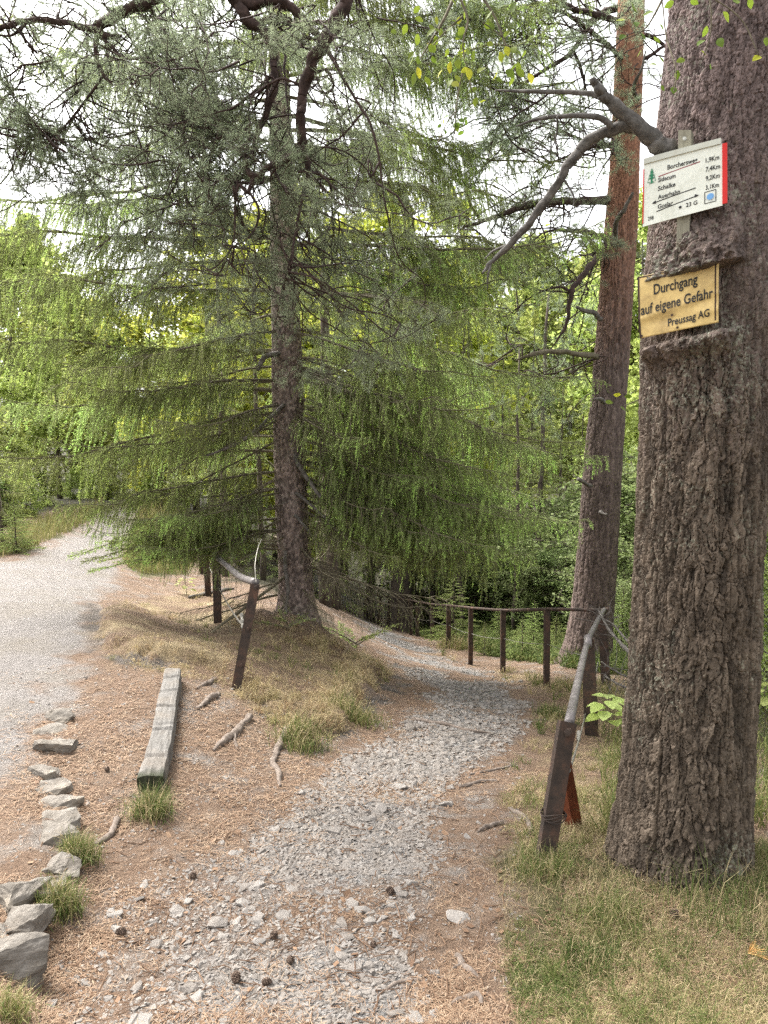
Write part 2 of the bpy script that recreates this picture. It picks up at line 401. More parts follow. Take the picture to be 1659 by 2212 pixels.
# ------------------------------------------------------------------ ground
def ground_material():
    q = N("forest_ground", .95); g = q.geo()
    big = q.noise(1.3, g, 5, .65); mid = q.noise(7, g, 6, .7); fine = q.noise(60, g, 4, .7); vf = q.noise(190, g, 3, .7)
    peb = q.voro(38, g, 'F1', 'Color'); pebd = q.voro(38, g, 'DISTANCE_TO_EDGE'); peb2 = q.voro(95, g, 'F1', 'Color')
    streak = q.noise(1.0, q.mapping((160, 22, 60), g, (0, 0, .6)), 3, .7, 1.5); streak2 = q.noise(1.0, q.mapping((22, 160, 60), g, (0, 0, .25)), 3, .7, 1.5)
    st = q.math('MAXIMUM', streak, streak2)
    dirt = q.ramp(mid, [(.3, (.27, .172, .112)), (.5, (.385, .265, .182)), (.7, (.47, .375, .29))])
    litter = q.ramp(st, [(.45, (.16, .10, .068)), (.6, (.36, .23, .15)), (.75, (.48, .355, .25))])
    base = q.mix(dirt, litter, q.ramp(big, [(.38, (.15,)*3), (.6, (.85,)*3)]))
    base = q.mix(base, q.ramp(fine, [(.35, (.33, .29, .25)), (.65, (.50, .46, .42))]), q.ramp(q.noise(2.6, g, 5, .7), [(.52, (0,)*3), (.68, (.85,)*3)]))
    base = q.mix(base, (.13, .10, .08), q.ramp(q.noise(4.4, g, 5, .75, .8), [(.60, (0,)*3), (.70, (.6,)*3)]))
    road = q.ramp(fine, [(.3, (.235, .212, .197)), (.5, (.37, .34, .315)), (.7, (.51, .475, .445))])
    road = q.mix(road, q.ramp(peb2, [(.2, (.27, .235, .215)), (.8, (.56, .50, .465))]), .45)
    road = q.mix(road, (.33, .28, .21), q.ramp(big, [(.45, (0,)*3), (.75, (.6,)*3)]))
    grav = q.ramp(peb, [(.15, (.22, .21, .205)), (.5, (.36, .345, .33)), (.85, (.52, .50, .48))])
    grav = q.mix(grav, (.30, .245, .19), q.ramp(mid, [(.42, (0,)*3), (.7, (.9,)*3)]))
    straw = q.ramp(st, [(.4, (.30, .22, .12)), (.58, (.56, .44, .25)), (.75, (.72, .60, .38))])
    straw = q.mix(straw, litter, q.ramp(big, [(.34, (0,)*3), (.54, (.9,)*3)]))
    grass = q.ramp(st, [(.4, (.09, .085, .035)), (.6, (.20, .18, .075)), (.75, (.34, .29, .15))])
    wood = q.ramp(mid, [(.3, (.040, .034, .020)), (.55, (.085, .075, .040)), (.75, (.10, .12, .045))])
    br = q.math('MULTIPLY', q.math('SUBTRACT', q.noise(5, g, 5, .7), .5), 1.1)
    col = base
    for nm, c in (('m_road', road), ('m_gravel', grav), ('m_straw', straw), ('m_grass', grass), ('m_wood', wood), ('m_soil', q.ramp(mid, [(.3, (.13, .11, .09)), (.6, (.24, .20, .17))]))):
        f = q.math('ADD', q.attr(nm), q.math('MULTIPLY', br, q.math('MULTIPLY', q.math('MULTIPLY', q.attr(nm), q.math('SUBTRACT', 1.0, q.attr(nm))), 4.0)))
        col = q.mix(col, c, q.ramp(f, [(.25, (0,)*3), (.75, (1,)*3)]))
    hgt = q.math('ADD', q.math('MULTIPLY', pebd, q.math('MULTIPLY', q.attr('m_gravel'), 1.2)), q.math('ADD', q.math('MULTIPLY', fine, .8), q.math('ADD', q.math('MULTIPLY', vf, .35), q.math('MULTIPLY', mid, 1.2))))
    return q.done(q.scaled(col, .50), q.bump(hgt, 1.0, .03))
_bank = gpoly([(235, 1305), (450, 1272), (600, 1335), (720, 1385), (800, 1420), (840, 1455), (800, 1515), (735, 1575), (650, 1605), (595, 1560), (550, 1495), (480, 1445), (420, 1430), (330, 1430), (240, 1400), (215, 1350)])
PG = {  # outlines of the ground surfaces, traced once and laid out on the ground plan
 'road': gpoly([(-400, 1950), (0, 1700), (70, 1560), (150, 1450), (205, 1350), (235, 1280), (268, 1215), (298, 1140), (300, 1098), (262, 1096), (232, 1103), (150, 1150), (60, 1192), (-60, 1225), (-500, 1330)]),
 'gravel': gpoly([(150, 2212), (170, 2070), (330, 1930), (480, 1850), (600, 1800), (700, 1720), (800, 1640), (870, 1575), (925, 1530), (925, 1490), (880, 1440), (830, 1395), (790, 1360), (765, 1332), (790, 1332), (850, 1368), (905, 1392), (965, 1418), (1045, 1452), (1110, 1510), (1115, 1560), (1060, 1620), (950, 1700), (890, 1790), (905, 1870), (880, 2000), (900, 2212)]),
 'straw': gpoly([(235, 1305), (450, 1272), (600, 1335), (720, 1385), (800, 1420), (835, 1450), (790, 1510), (735, 1570), (650, 1605), (570, 1545), (510, 1500), (420, 1470), (330, 1455), (240, 1420), (215, 1360)]),
 'bank': gpoly([(930, 1415), (960, 1408), (1040, 1440), (1110, 1475), (1180, 1520), (1170, 1580), (1130, 1650), (1085, 1720), (1120, 1800), (1150, 1850), (1320, 1850), (1330, 1700), (1370, 1500), (1330, 1480), (1180, 1470), (1050, 1440)]),
 'grass': gpoly([(1140, 2300), (1120, 2100), (1105, 1960), (1080, 1870), (1160, 1830), (1320, 1850), (1660, 1800), (2200, 1800), (2300, 2300)]),
 'verge': gpoly([(225, 1103), (150, 1148), (60, 1190), (-80, 1222), (-400, 1290), (-400, 1180), (0, 1170), (120, 1120), (215, 1094)]),
 'verge_r': gpoly([(300, 1100), (298, 1140), (268, 1215), (300, 1240), (400, 1240), (420, 1180), (380, 1110)]),
}
PG['near_right'] = np.concatenate([G([1140, 1120, 1105, 1080, 1160, 1320], [2212, 2100, 1960, 1870, 1830, 1850])[:, :2], np.array([[1.9, 3.3], [3.5, 3.5], [3.5, 0.5], [.6, .5]])])
def edge_sd(key, x, y): return poly_sd(PG[key], x, y)+np.clip(np.hypot(x, y)*.05, .1, .5)*fbm(x*2.6, y*2.6, seed=29, oct=4)
def mask(key, x, y, soft): return 1-sstep(-soft, soft, edge_sd(key, x, y))
def gmasks(x, y):
    r = np.hypot(x, y); s = np.clip(r*.03, .06, .8)
    m = {}
    m['m_gravel'] = mask('gravel', x, y, s*1.8)*np.clip(.95+1.3*vnoise(x*2.1, y*2.1, seed=30)-.45*(1-sstep(3.1, 4.0, r)), 0, 1)
    m['m_road'] = mask('road', x, y, s*1.6)
    m['m_straw'] = np.maximum(mask('straw', x, y, s*1.5), .8*mask('bank', x, y, s))
    m['m_grass'] = np.maximum.reduce([mask('near_right', x, y, s*2.5), mask('verge', x, y, s), mask('verge_r', x, y, s)])
    bs = poly_sd(_bank, x, y)+.2*fbm(x*3.5, y*3.5, seed=12, oct=4)
    m['m_soil'] = sstep(-.06, .03, bs)*sstep(.34, .10, bs)*(y > 4.6)*(y < 9.3)*sstep(-.3, .35, fbm(x*2.3, y*2.3, seed=26))
    inside = np.minimum.reduce([poly_sd(PG[k], x, y) for k in PG])
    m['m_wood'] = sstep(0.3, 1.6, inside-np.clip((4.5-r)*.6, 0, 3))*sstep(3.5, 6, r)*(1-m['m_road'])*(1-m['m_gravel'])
    return m
def build_ground():
    a = np.concatenate([np.linspace(-180, -46, 40, endpoint=False), np.linspace(-46, 46, 470), np.linspace(46, 180, 41)[1:-1]])
    th = np.radians(a); rr = np.concatenate([[.3, .8, 1.2, 1.5], np.geomspace(1.75, 32, 300), np.geomspace(33, 900, 70)])
    R_, T_ = np.meshgrid(rr, th, indexing='ij')
    x, y = R_*np.sin(T_), R_*np.cos(T_)
    z = height(x, y)
    nr, na = x.shape
    i, j = np.meshgrid(np.arange(nr-1), np.arange(na), indexing='ij'); j2 = (j+1) % na
    F = np.stack([i*na+j, i*na+j2, (i+1)*na+j2, (i+1)*na+j], -1).reshape(-1, 4)[:, ::-1]
    V = np.stack([x, y, z], -1).reshape(-1, 3)
    c = len(V); V = np.concatenate([V, [[0, 0, height(0, 0)[0]]]])
    tri = np.stack([np.full(na, c), (np.arange(na)+1) % na, np.arange(na)], 1)[:, ::-1]
    m = gmasks(V[:, 0], V[:, 1])
    o = mk("ground", V, [F, tri], ground_material(), attrs=m, smooth=True)
    tag(o, kind='structure')
build_ground()

# ------------------------------------------------------------------ stones
def rock_arrays(seed, size, sub=2, rough=.06, npts=16, flat=1.0):
    import bmesh
    rg = np.random.default_rng(seed); bm = bmesh.new()
    p = rg.normal(size=(npts, 3)); p /= np.abs(p).max(1, keepdims=True)**.75*np.linalg.norm(p, axis=1, keepdims=True)**.25
    p *= np.array(size)*.5
    for q in p: bm.verts.new(q)
    r = bmesh.ops.convex_hull(bm, input=bm.verts)
    bmesh.ops.delete(bm, geom=[e for e in r['geom_interior'] if isinstance(e, bmesh.types.BMVert)], context='VERTS')
    if sub:
        bmesh.ops.triangulate(bm, faces=bm.faces)
        for _ in range(sub): bmesh.ops.subdivide_edges(bm, edges=bm.edges, cuts=1, use_grid_fill=True)
        bmesh.ops.triangulate(bm, faces=bm.faces)
    bm.verts.ensure_lookup_table()
    V = np.array([v.co[:] for v in bm.verts]); F = np.array([[v.index for v in f.verts] for f in bm.faces if len(f.verts) == 3])
    bm.free()
    if sub:
        sc = max(size); k = 3.2/sc
        n_ = np.stack([fbm(V[:, 0]*k, V[:, 1]*k, V[:, 2]*k*2.0, seed=seed+a, oct=4) for a in (1, 2, 3)], -1)
        V = V+n_*sc*rough*2
    return V, F
def stone_mat():
    q = N("grey_stone", .9); g = q.geo(); oi = q.n('ShaderNodeObjectInfo').outputs['Random']
    t = q.math('ADD', q.math('MULTIPLY', q.attr('tint'), .6), q.math('MULTIPLY', oi, .4))
    c = q.ramp(t, [(0, (.13, .12, .115)), (.35, (.27, .255, .245)), (.68, (.40, .385, .37)), (.88, (.54, .51, .48)), (1, (.42, .32, .25))])
    c = q.mix(c, (.44, .36, .28), q.math('MULTIPLY', q.noise(11, g, 4), .7))
    return q.done(q.scaled(c, .52), q.bump(q.noise(90, g, 5, .7), .6, .004))
M_stone = stone_mat()
def kerb_mat():
    q = N("kerb_stone", .92); g = q.geo(); lay = q.noise(1.0, q.mapping((5, 5, 38), g, (.5, .2, 0)), 6, .7, .6); b = q.noise(9, g, 5, .65)
    c = q.ramp(b, [(.3, (.23, .195, .155)), (.5, (.35, .31, .265)), (.7, (.47, .43, .38))])
    c = q.mix(c, (.21, .19, .165), q.ramp(lay, [(.3, (.8,)*3), (.48, (0,)*3)]))
    c = q.mix(c, (.44, .36, .26), q.ramp(q.noise(3, g, 4), [(.5, (0,)*3), (.7, (.7,)*3)]))
    return q.done(q.scaled(c, .46), q.bump(q.math('ADD', lay, q.noise(50, g, 5, .7)), .8, .010))
M_kerb = kerb_mat()
STONES = []
for i in range(14):
    rg = np.random.default_rng(100+i); f = (.18+.34*rg.random())
    V, F = rock_arrays(200+i, (1.0, .55+.4*rg.random(), f), 1 if i < 8 else 0, .035, 13+i % 4)
    STONES.append((V, F, f))
def scatter_poly(key, n, rg, pix):
    """points over an outlined surface, denser near the photographer as seen in the photograph"""
    out = []
    u0, u1, v0, v1 = pix
    while len(out) < n:
        u, v = rg.uniform(u0, u1, 4000), rg.uniform(v0, v1, 4000)
        p = G(u, v); ok = edge_sd(key, p[:, 0], p[:, 1]) < 0.03+.12*rg.random(len(p))**3
        out += list(p[ok][:n-len(out)])
    return np.array(out)
def build_stones():
    rg = np.random.default_rng(21)
    st_me = [mk("stone", V, [F], M_stone, attrs={'tint': np.full(len(V), .2+.6*hash01(np.array([i]))[0])}, link=False) for i, (V, F, f) in enumerate(STONES)]
    pts = np.concatenate([scatter_poly('gravel', 120, rg, (100, 1200, 1900, 2230)), scatter_poly('gravel', 95, rg, (500, 1150, 1680, 2000)), scatter_poly('gravel', 50, rg, (600, 1200, 1400, 1720))])
    loose = G(rg.uniform(180, 1090, 26), np.concatenate([rg.uniform(1560, 2180, 26)]))
    special = [(470, 1998, .085, .62, "broad pale stone with a flat top lying among the needles near the front"),
               (298, 2135, .055, .2, "dark rounded grey stone at the front left of the gravel"),
               (250, 2010, .060, .9, "reddish brown stone with a pine cone on it near the kerb stones"),
               (565, 2000-160, .05, .4, "dark stone at the upper edge of the front gravel patch"),
               (1215, 1655, .075, .25, "blue grey rounded stone in the grass left of the leaning post"),
               (990, 1985, .10, .75, "flat pale slab half sunk in bare earth right of the gravel"),
               (1030, 1605, .06, .5, "angular stone on the right shoulder of the stony path"),
               (870, 1935, .05, .35, "small dark stone alone on the bare earth right of the gravel"),
               (885, 1575, .13, .15, "blocky brown stone at the left edge of the path above the gravel")]
    n = 0
    for k, p in enumerate(np.concatenate([pts, loose])):
        i = int(rg.integers(len(st_me))); Y = p[1]
        s = float(.024+.052*rg.random()**1.8) if Y < 3.6 else float(rg.uniform(.045, .095))
        if k >= len(pts): s = float(rg.uniform(.03, .055))
        o = meshobj("stone", st_me[i], None, (p[0], p[1], p[2]+s*.02), (rg.normal()*.18, rg.normal()*.18, rg.uniform(0, 6.3)), s)
        if k < len(pts): tag(o, "small angular grey stone lying loose in the gravel of the path", "stone", "loose stones in the gravel of the path")
        else: tag(o, "small grey stone scattered on the needle covered earth beside the gravel", "stone", "scattered stones beside the gravel")
    for j, (u, v, s, t, lab) in enumerate(special):
        V, F = rock_arrays(900+j, (1, .75, .35 if 'slab' not in lab else .16), 2, .03, 15)
        p = G1(u, v); o = mk("stone", V, [F], M_stone, attrs={'tint': np.full(len(V), t)})
        o.location = (p[0], p[1], p[2]+s*.12); o.scale = (s,)*3; o.rotation_euler = (.05, .1, j*1.3)
        tag(o, lab, "stone")
    # the countless small gravel: one mesh
    mb = MB(); rg = np.random.default_rng(5)
    P1 = np.concatenate([scatter_poly('gravel', 6200, rg, (100, 1200, 1700, 2240)), scatter_poly('gravel', 5500, rg, (700, 1160, 1330, 1720))])
    P1 = P1[(vnoise(P1[:, 0]*2.1, P1[:, 1]*2.1, seed=30)+.8*rg.random(len(P1)) > .12+.08*(1-sstep(3.1, 4.0, P1[:, 1])))]
    P1 = np.concatenate([P1, scatter_poly('gravel', 6500, rg, (540, 960, 1600, 1890)), scatter_poly('gravel', 2500, rg, (350, 930, 1850, 2230))])
    P2 = G(rg.uniform(20, 1130, 4200), rg.uniform(1440, 2230, 4200)); P2 = P2[P2[:, 1] < 7]
    for Pp, s0, s1 in ((P1, .012, .034), (P2, .008, .022)):
        idx = rg.integers(8, 14, len(Pp))
        for i in range(8, 14):
            q = Pp[idx == i]; V, F, f = STONES[i]; m = len(q)
            s = s0+(s1-s0)*rg.random(m)**2; s = s*np.clip(q[:, 1]/3.6, .8, 2.1)
            a = rg.uniform(0, 6.3, m); ca, sa = np.cos(a), np.sin(a); tl = rg.normal(size=(m, 2))*.25
            X = V[None]*s[:, None, None]
            x = X[..., 0]*ca[:, None]-X[..., 1]*sa[:, None]; y = X[..., 0]*sa[:, None]+X[..., 1]*ca[:, None]
            z = X[..., 2]+x*tl[:, :1]+y*tl[:, 1:]
            W = np.stack([x, y, z], -1)+q[:, None, :]+np.array([0, 0, 1])*(s*.02)[:, None, None]
            FF = (F[None]+(np.arange(m)*len(V))[:, None, None]).reshape(-1, 3)
            mb.add(W.reshape(-1, 3), FF, 0, np.repeat(rg.random(m), len(V)))
    o = mb.build("gravel", M_stone); tag(o, "grey gravel and stone chips covering the middle of the path", kind='stuff')
build_stones()

def kerb_stone(u, v, w_, d_, h_, seed, rz, sink, lab, tilt=(0, 0)):
    V, F = rock_arrays(seed, (w_, d_, h_), 4, .040, 18)
    p = G1(u, v); o = mk("kerb_stone", V, [F], M_kerb)
    o.location = (p[0], p[1], p[2]+h_*(.5-sink-.10)); o.rotation_euler = (tilt[0], tilt[1], rz)
    tag(o, lab, "kerb stone", "row of rough kerb stones beside the wide road"); return o
kerb_stone(130, 1553, .21, .18, .14, 31, .3, .45, "farthest kerb stone of the row, low with a pointed top", (.15, -.1))
kerb_stone(118, 1612, .24, .22, .13, 32, .1, .4, "brown block shaped kerb stone second from the far end of the row")
kerb_stone(95, 1672, .17, .16, .10, 33, .5, .45, "small kerb stone with a twig lying against its side")
kerb_stone(122, 1738, .22, .22, .10, 34, 1.2, .62, "flat sunken kerb stone left of the moss ended beam")
kerb_stone(133, 1812, .19, .20, .16, 35, .2, .5, "pale blocky kerb stone behind the upper grass tuft")
kerb_stone(125, 1875, .19, .20, .14, 36, .2, .62, "flat tan kerb stone just above the lower grass tuft")
kerb_stone(42, 1935, .13, .25, .18, 37, -.35, .45, "long tilted slab of kerb stone left of the lower grass tuft", (0, .25))
kerb_stone(55, 2010, .15, .20, .20, 38, -.1, .45, "large ridged kerb stone with a sheer dark right side")
kerb_stone(30, 2095, .18, .22, .24, 39, -.2, .45, "nearest and largest kerb stone with a tan broken face", (.1, .2))
kerb_stone(112, 1702, .20, .20, .10, 41, .8, .6, "low flat kerb stone between the small one with the twig and the sunken one")
kerb_stone(128, 1776, .20, .20, .10, 42, .3, .6, "low slab of kerb stone touching the pale blocky one")
kerb_stone(95, 1905, .17, .22, .10, 43, .1, .62, "buried flat kerb stone above the long tilted slab")
kerb_stone(108, 1580, .22, .2, .09, 44, .4, .62, "buried kerb stone between the two farthest of the row")
kerb_stone(-40, 2010, .17, .2, .14, 40, .6, .6, "kerb stone cut off by the left picture edge")

# ------------------------------------------------------------------ weathered kerb beam
def beam_mat():
    q = N("weathered_beam", .92); g = q.geo(); gr = q.noise(1.0, q.mapping((60, 5, 60), g), 6, .7, .3); b = q.noise(6, g, 5)
    c = q.ramp(gr, [(.3, (.15, .135, .12)), (.5, (.31, .29, .265)), (.72, (.45, .42, .385))])
    c = q.mix(c, (.36, .30, .24), q.ramp(b, [(.45, (0,)*3), (.7, (.6,)*3)]))
    y = q.n('ShaderNodeSeparateXYZ'); q.l(g, y.inputs[0])
    f = q.n('ShaderNodeMapRange'); f.inputs[1].default_value = .10; f.inputs[2].default_value = .0
    q.l(q.math('ADD', y.outputs[1], q.math('MULTIPLY', q.math('SUBTRACT', q.noise(25, g, 4), .5), .14)), f.inputs[0])
    c = q.mix(c, (.075, .082, .045), f.outputs[0])
    return q.done(q.scaled(c, .42), q.bump(gr, .8, .008))
def build_beam():
    a, b = G1(328, 1712), G1(374, 1470)
    L = float(np.linalg.norm(b-a)); nl, W, H = 70, .145, .17
    ys = np.linspace(0, L, nl); prof = []
    for k in range(24):
        t = k/24*4; s = int(t); f = t-s
        c = [(-.5, -.5), (.5, -.5), (.5, .5), (-.5, .5)]
        p, q_ = c[s], c[(s+1) % 4]; prof.append((p[0]+(q_[0]-p[0])*f, p[1]+(q_[1]-p[1])*f))
    prof = np.array(prof); r = np.linalg.norm(prof, axis=1); prof *= (np.minimum(1, .66/r))[:, None]
    V = np.zeros((nl, 24, 3)); V[..., 1] = ys[:, None]
    wob = fbm(ys*1.5, ys*0+2, seed=4)[:, None]*.02
    V[..., 0] = prof[None, :, 0]*W*(1-.12*(ys/L)[:, None])+wob
    V[..., 2] = prof[None, :, 1]*H
    cut = np.zeros(nl)
    for c in (.14, .36, .40, .58, .74, .90): cut += np.exp(-((ys/L-c)/.008)**2)*.016
    up = prof[None, :, 1] > .3
    V[..., 2] -= up*cut[:, None]
    nn = fbm(V[..., 0]*30, V[..., 1]*7, V[..., 2]*30, seed=8)
    V[..., 0] += nn*.008; V[..., 2] += fbm(V[..., 0]*24, V[..., 1]*6, V[..., 2]*24, seed=18)*.010
    V[0, :, 1] += nn[0]*.02; V[-1, :, 1] += nn[-1]*.05
    Vf = V.reshape(-1, 3); i, j = np.meshgrid(np.arange(nl-1), np.arange(24), indexing='ij'); j2 = (j+1) % 24
    F = np.stack([i*24+j, i*24+j2, (i+1)*24+j2, (i+1)*24+j], -1).reshape(-1, 4)
    c0 = len(Vf); Vf = np.concatenate([Vf, [V[0].mean(0), V[-1].mean(0)]])
    caps = np.array([[(k+1) % 24, k, c0] for k in range(24)]+[[(nl-1)*24+k, (nl-1)*24+(k+1) % 24, c0+1] for k in range(24)])
    o = mk("kerb_beam", Vf, [F, caps], beam_mat(), smooth=False)
    d = b-a; o.location = tuple(a+np.array([0, 0, .015]))
    o.rotation_euler = (math.atan2(d[2], math.hypot(d[0], d[1])), 0, math.atan2(-d[0], d[1]))
    tag(o, "long weathered grey beam with cross cracks and a mossy near end, laid in the earth", "beam")
build_beam()

# ------------------------------------------------------------------ grass and litter
def grass_mat(name):
    q = N(name, .7)
    col = q.ramp(q.attr('tint'), [(0, (.06, .10, .022)), (.3, (.15, .20, .05)), (.5, (.30, .29, .10)), (.68, (.52, .42, .225)), (.85, (.66, .53, .31)), (1, (.34, .19, .10))])
    return q.leafy(q.scaled(col, .72), .3)
M_grass = grass_mat("grass_blades")
def blades(base, L, W, lean, tint, rg, bend=.6):
    """curved grass blades; base (m,3)"""
    m = len(base); a = rg.uniform(0, 2*math.pi, m)
    d = np.stack([np.cos(a), np.sin(a), np.zeros(m)], -1); s = np.stack([-np.sin(a), np.cos(a), np.zeros(m)], -1)
    b2 = rg.uniform(0, 6.3, m); s = s*np.cos(b2)[:, None]+d*np.sin(b2)[:, None]
    L = np.broadcast_to(L, (m,))[:, None]; W = np.broadcast_to(W, (m,))[:, None]; lean = np.broadcast_to(lean, (m,))[:, None]
    z = np.array([0, 0, 1.])
    p0 = base; p1 = base+L*.5*(z*np.cos(lean*.6)+d*np.sin(lean*.6)); p2 = p1+L*.5*(z*np.cos(lean*(1+bend))+d*np.sin(lean*(1+bend)))
    V = np.stack([p0-s*W/2, p0+s*W/2, p1+s*W*.38, p1-s*W*.38, p2], 1)
    k = np.arange(m)[:, None]*5
    return V.reshape(-1, 3), [k+np.array([[0, 1, 2, 3]]), k+np.array([[3, 2, 4]])], np.repeat(tint, 5)
def clump(c, per, spread, L, W, lean, tmid, tvar, rg):
    """tussocks: blades splayed out from each centre"""
    m = len(c); k = np.repeat(np.arange(m), per); n = len(k); a = rg.uniform(0, 6.2832, n); r = spread*np.sqrt(rg.random(n))*(.5+rg.random(m))[k]
    b = c[k]+np.stack([np.cos(a)*r, np.sin(a)*r, np.zeros(n)], -1); b[:, 2] = height(b[:, 0], b[:, 1])-.005
    sz = (.55+.75*rg.random(m))[k]*np.clip(c[:, 1]/6, .75, 1.5)[k]
    V, F, t = blades(b, L*sz*rg.uniform(.5, 1.15, n), W*np.clip(c[:, 1]/5, .7, 1.5)[k], lean*np.clip(.45+r/spread*.7+.25*rg.normal(size=n), .1, 1.5), np.clip((tmid+tvar*rg.normal(size=m))[k]+.07*rg.normal(size=n), 0, 1), rg, .8)
    return V, F, 0, t
def in_poly(keys, pix, n, rg, dens=None):
    u, v = rg.uniform(pix[0], pix[1], n), rg.uniform(pix[2], pix[3], n); p = G(u, v)
    ok = np.min([poly_sd(PG[k], p[:, 0], p[:, 1]) for k in keys], 0) < .04
    p = p[ok]
    if dens is not None: p = p[dens(p[:, 0], p[:, 1]) > rg.random(len(p))]
    return p
def build_grass():
    rg = np.random.default_rng(44); mb = MB()
    # right foreground: tussocks, green and straw, over needles
    den = lambda x, y: np.clip(.45+1.3*vnoise(x*2.3, y*2.3, seed=61), .04, 1)
    c = in_poly(['near_right'], (1060, 1760, 1800, 2330), 3000, rg, den); gz = vnoise(c[:, 0]*2.0, c[:, 1]*2.0, seed=71)+.35*rg.normal(size=len(c))
    mb.add(*clump(c[gz > .0], 17, .030, .085, .0024, 1.0, .24, .10, rg)); mb.add(*clump(c[gz <= .0], 15, .04, .085, .0021, 1.25, .70, .09, rg))
    c = in_poly(['near_right'], (1180, 1760, 1830, 2330), 330, rg, den); mb.add(*clump(c, 16, .03, .17, .0026, .8, .26, .12, rg))
    p = in_poly(['near_right'], (1040, 1760, 1790, 2330), 22000, rg, lambda x, y: np.clip(.6+.9*vnoise(x*3.2, y*3.2, seed=64), .1, 1))
    t = np.where(rg.random(len(p)) < .3, rg.uniform(.15, .45, len(p)), rg.uniform(.6, .95, len(p)))
    mb.add(*(lambda r: (r[0], r[1], 0, r[2]))(blades(p, rg.uniform(.03, .10, len(p)), rg.uniform(.0013, .0024, len(p)), rg.uniform(.6, 1.5, len(p)), t, rg)))
    # bank along the right of the path and around the pine
    c = in_poly(['bank'], (920, 1420, 1400, 1860), 1500, rg, lambda x, y: np.clip(.65+.9*vnoise(x*1.7, y*1.7, seed=62), .1, 1))
    k = rg.random(len(c)) < .42; mb.add(*clump(c[k], 20, .05, .15, .0036, .9, .36, .10, rg)); mb.add(*clump(c[~k], 20, .06, .15, .0034, 1.15, .70, .08, rg))
    # behind the pine to the right
    u, v = rg.uniform(1300, 1800, 7000), rg.uniform(1450, 1850, 7000); p = G(u, v); p = p[(p[:, 1] > 3.5) & (p[:, 1] < 9)]
    mb.add(*(lambda r: (r[0], r[1], 0, r[2]))(blades(p, rg.uniform(.1, .26, len(p)), rg.uniform(.004, .007, len(p)), rg.uniform(.2, 1.0, len(p)), rg.uniform(.1, .6, len(p)), rg)))
    # dry mound between road and path
    den = lambda x, y: np.clip(.50+1.2*vnoise(x*1.1, y*1.1, seed=63), .05, 1)
    c = in_poly(['straw'], (190, 880, 1260, 1660), 1300, rg, den)
    k = (vnoise(c[:, 0]*.8, c[:, 1]*.8, seed=81)+.3*rg.normal(size=len(c)) > .48)
    mb.add(*clump(c[k], 16, .06, .10, .0034, 1.1, .42, .07, rg)); mb.add(*clump(c[~k], 18, .07, .085, .0030, 1.4, .80, .07, rg))
    c = in_poly(['straw'], (500, 880, 1380, 1660), 800, rg, lambda x, y: sstep(-.75, -.05, poly_sd(PG['straw'], x, y))*.9)
    mb.add(*clump(c, 26, .05, .15, .0034, 1.35, .76, .08, rg))
    # verges of the wide road
    p = in_poly(['verge', 'verge_r'], (-60, 430, 1085, 1260), 16000, rg)
    sz = np.clip(p[:, 1]/12, .8, 2.5)
    mb.add(*(lambda r: (r[0], r[1], 0, r[2]))(blades(p, rg.uniform(.1, .3, len(p))*sz, rg.uniform(.010, .016, len(p))*sz, rg.uniform(.1, .7, len(p)), rg.uniform(.40, .62, len(p)), rg)))
    o = mb.build("grass", M_grass); tag(o, "dry and green grass blades on the mound, verge and right foreground", kind='stuff')
    mb = MB(); u, v = rg.uniform(880, 1440, 9000), rg.uniform(1325, 1500, 9000); c = G(u, v); gm = gmasks(c[:, 0], c[:, 1]); c = c[(gm['m_wood'] > .25) & (c[:, 1] > 7.5) & (c[:, 1] < 24)][:2600]
    mb.add(*clump(c, 14, .10, .20, .010, .9, .26, .12, rg))
    o = mb.build('undergrowth', M_grass); tag(o, 'low green undergrowth on the forest floor behind the railing', kind='stuff')
    # fallen pine needles
    mb = MB()
    u, v = rg.uniform(-20, 1680, 90000), 1430+800*rg.random(90000)**.8
    p = G(u, v); p = p[(p[:, 1] < 11)]
    gm = gmasks(p[:, 0], p[:, 1])
    keep = (1-.72*gm['m_gravel'])*(1-.8*gm['m_road'])*np.clip(.45+.9*vnoise(p[:, 0]*1.6, p[:, 1]*1.6, seed=91)+.9*vnoise(p[:, 0]*7, p[:, 1]*7, seed=92), .04, 1)
    p = p[keep > rg.random(len(p))]; m = len(p)
    a = rg.uniform(0, 6.3, m); ln = rg.uniform(.03, .065, m)[:, None]; wd = (.0009*np.clip(p[:, 1]/2.8, 1, 3))[:, None]
    d = np.stack([np.cos(a), np.sin(a), rg.normal(size=m)*.12], -1); s = np.stack([-np.sin(a), np.cos(a), np.zeros(m)], -1)
    c = p+np.array([0, 0, .004])+np.array([0, 0, 1])*(rg.random(m)*.006)[:, None]
    bnd = s*(rg.normal(size=m)*.006)[:, None]
    V = np.stack([c-d*ln/2-s*wd, c-d*ln/2+s*wd, c+bnd+s*wd, c+bnd-s*wd, c+d*ln/2], 1).reshape(-1, 3)
    k = np.arange(m)[:, None]*5
    q = N("fallen_needles", .8); col = q.ramp(q.attr('tint'), [(0, (.17, .098, .058)), (.5, (.37, .23, .14)), (1, (.55, .41, .28))])
    mb.add(V, [k+np.array([[0, 1, 2, 3]]), k+np.array([[3, 2, 4]])], 0, np.repeat(rg.random(m), 5))
    n = 700; p = G(rg.uniform(60, 1250, n), 1450+780*rg.random(n)**.8); a = rg.uniform(0, 6.3, n); L = rg.uniform(.02, .07, n); d = np.stack([np.cos(a), np.sin(a), rg.normal(size=n)*.08], -1)*L[:, None]
    q3 = np.stack([p-d, p+rg.normal(size=(n, 3))*.006, p+d], 1); q3[..., 2] += .005; mb.add(*tubes(q3, np.tile(np.array([.0022, .0024, .0012]), (n, 1)), 4), 0, np.repeat(rg.random(n)*.25, 12))
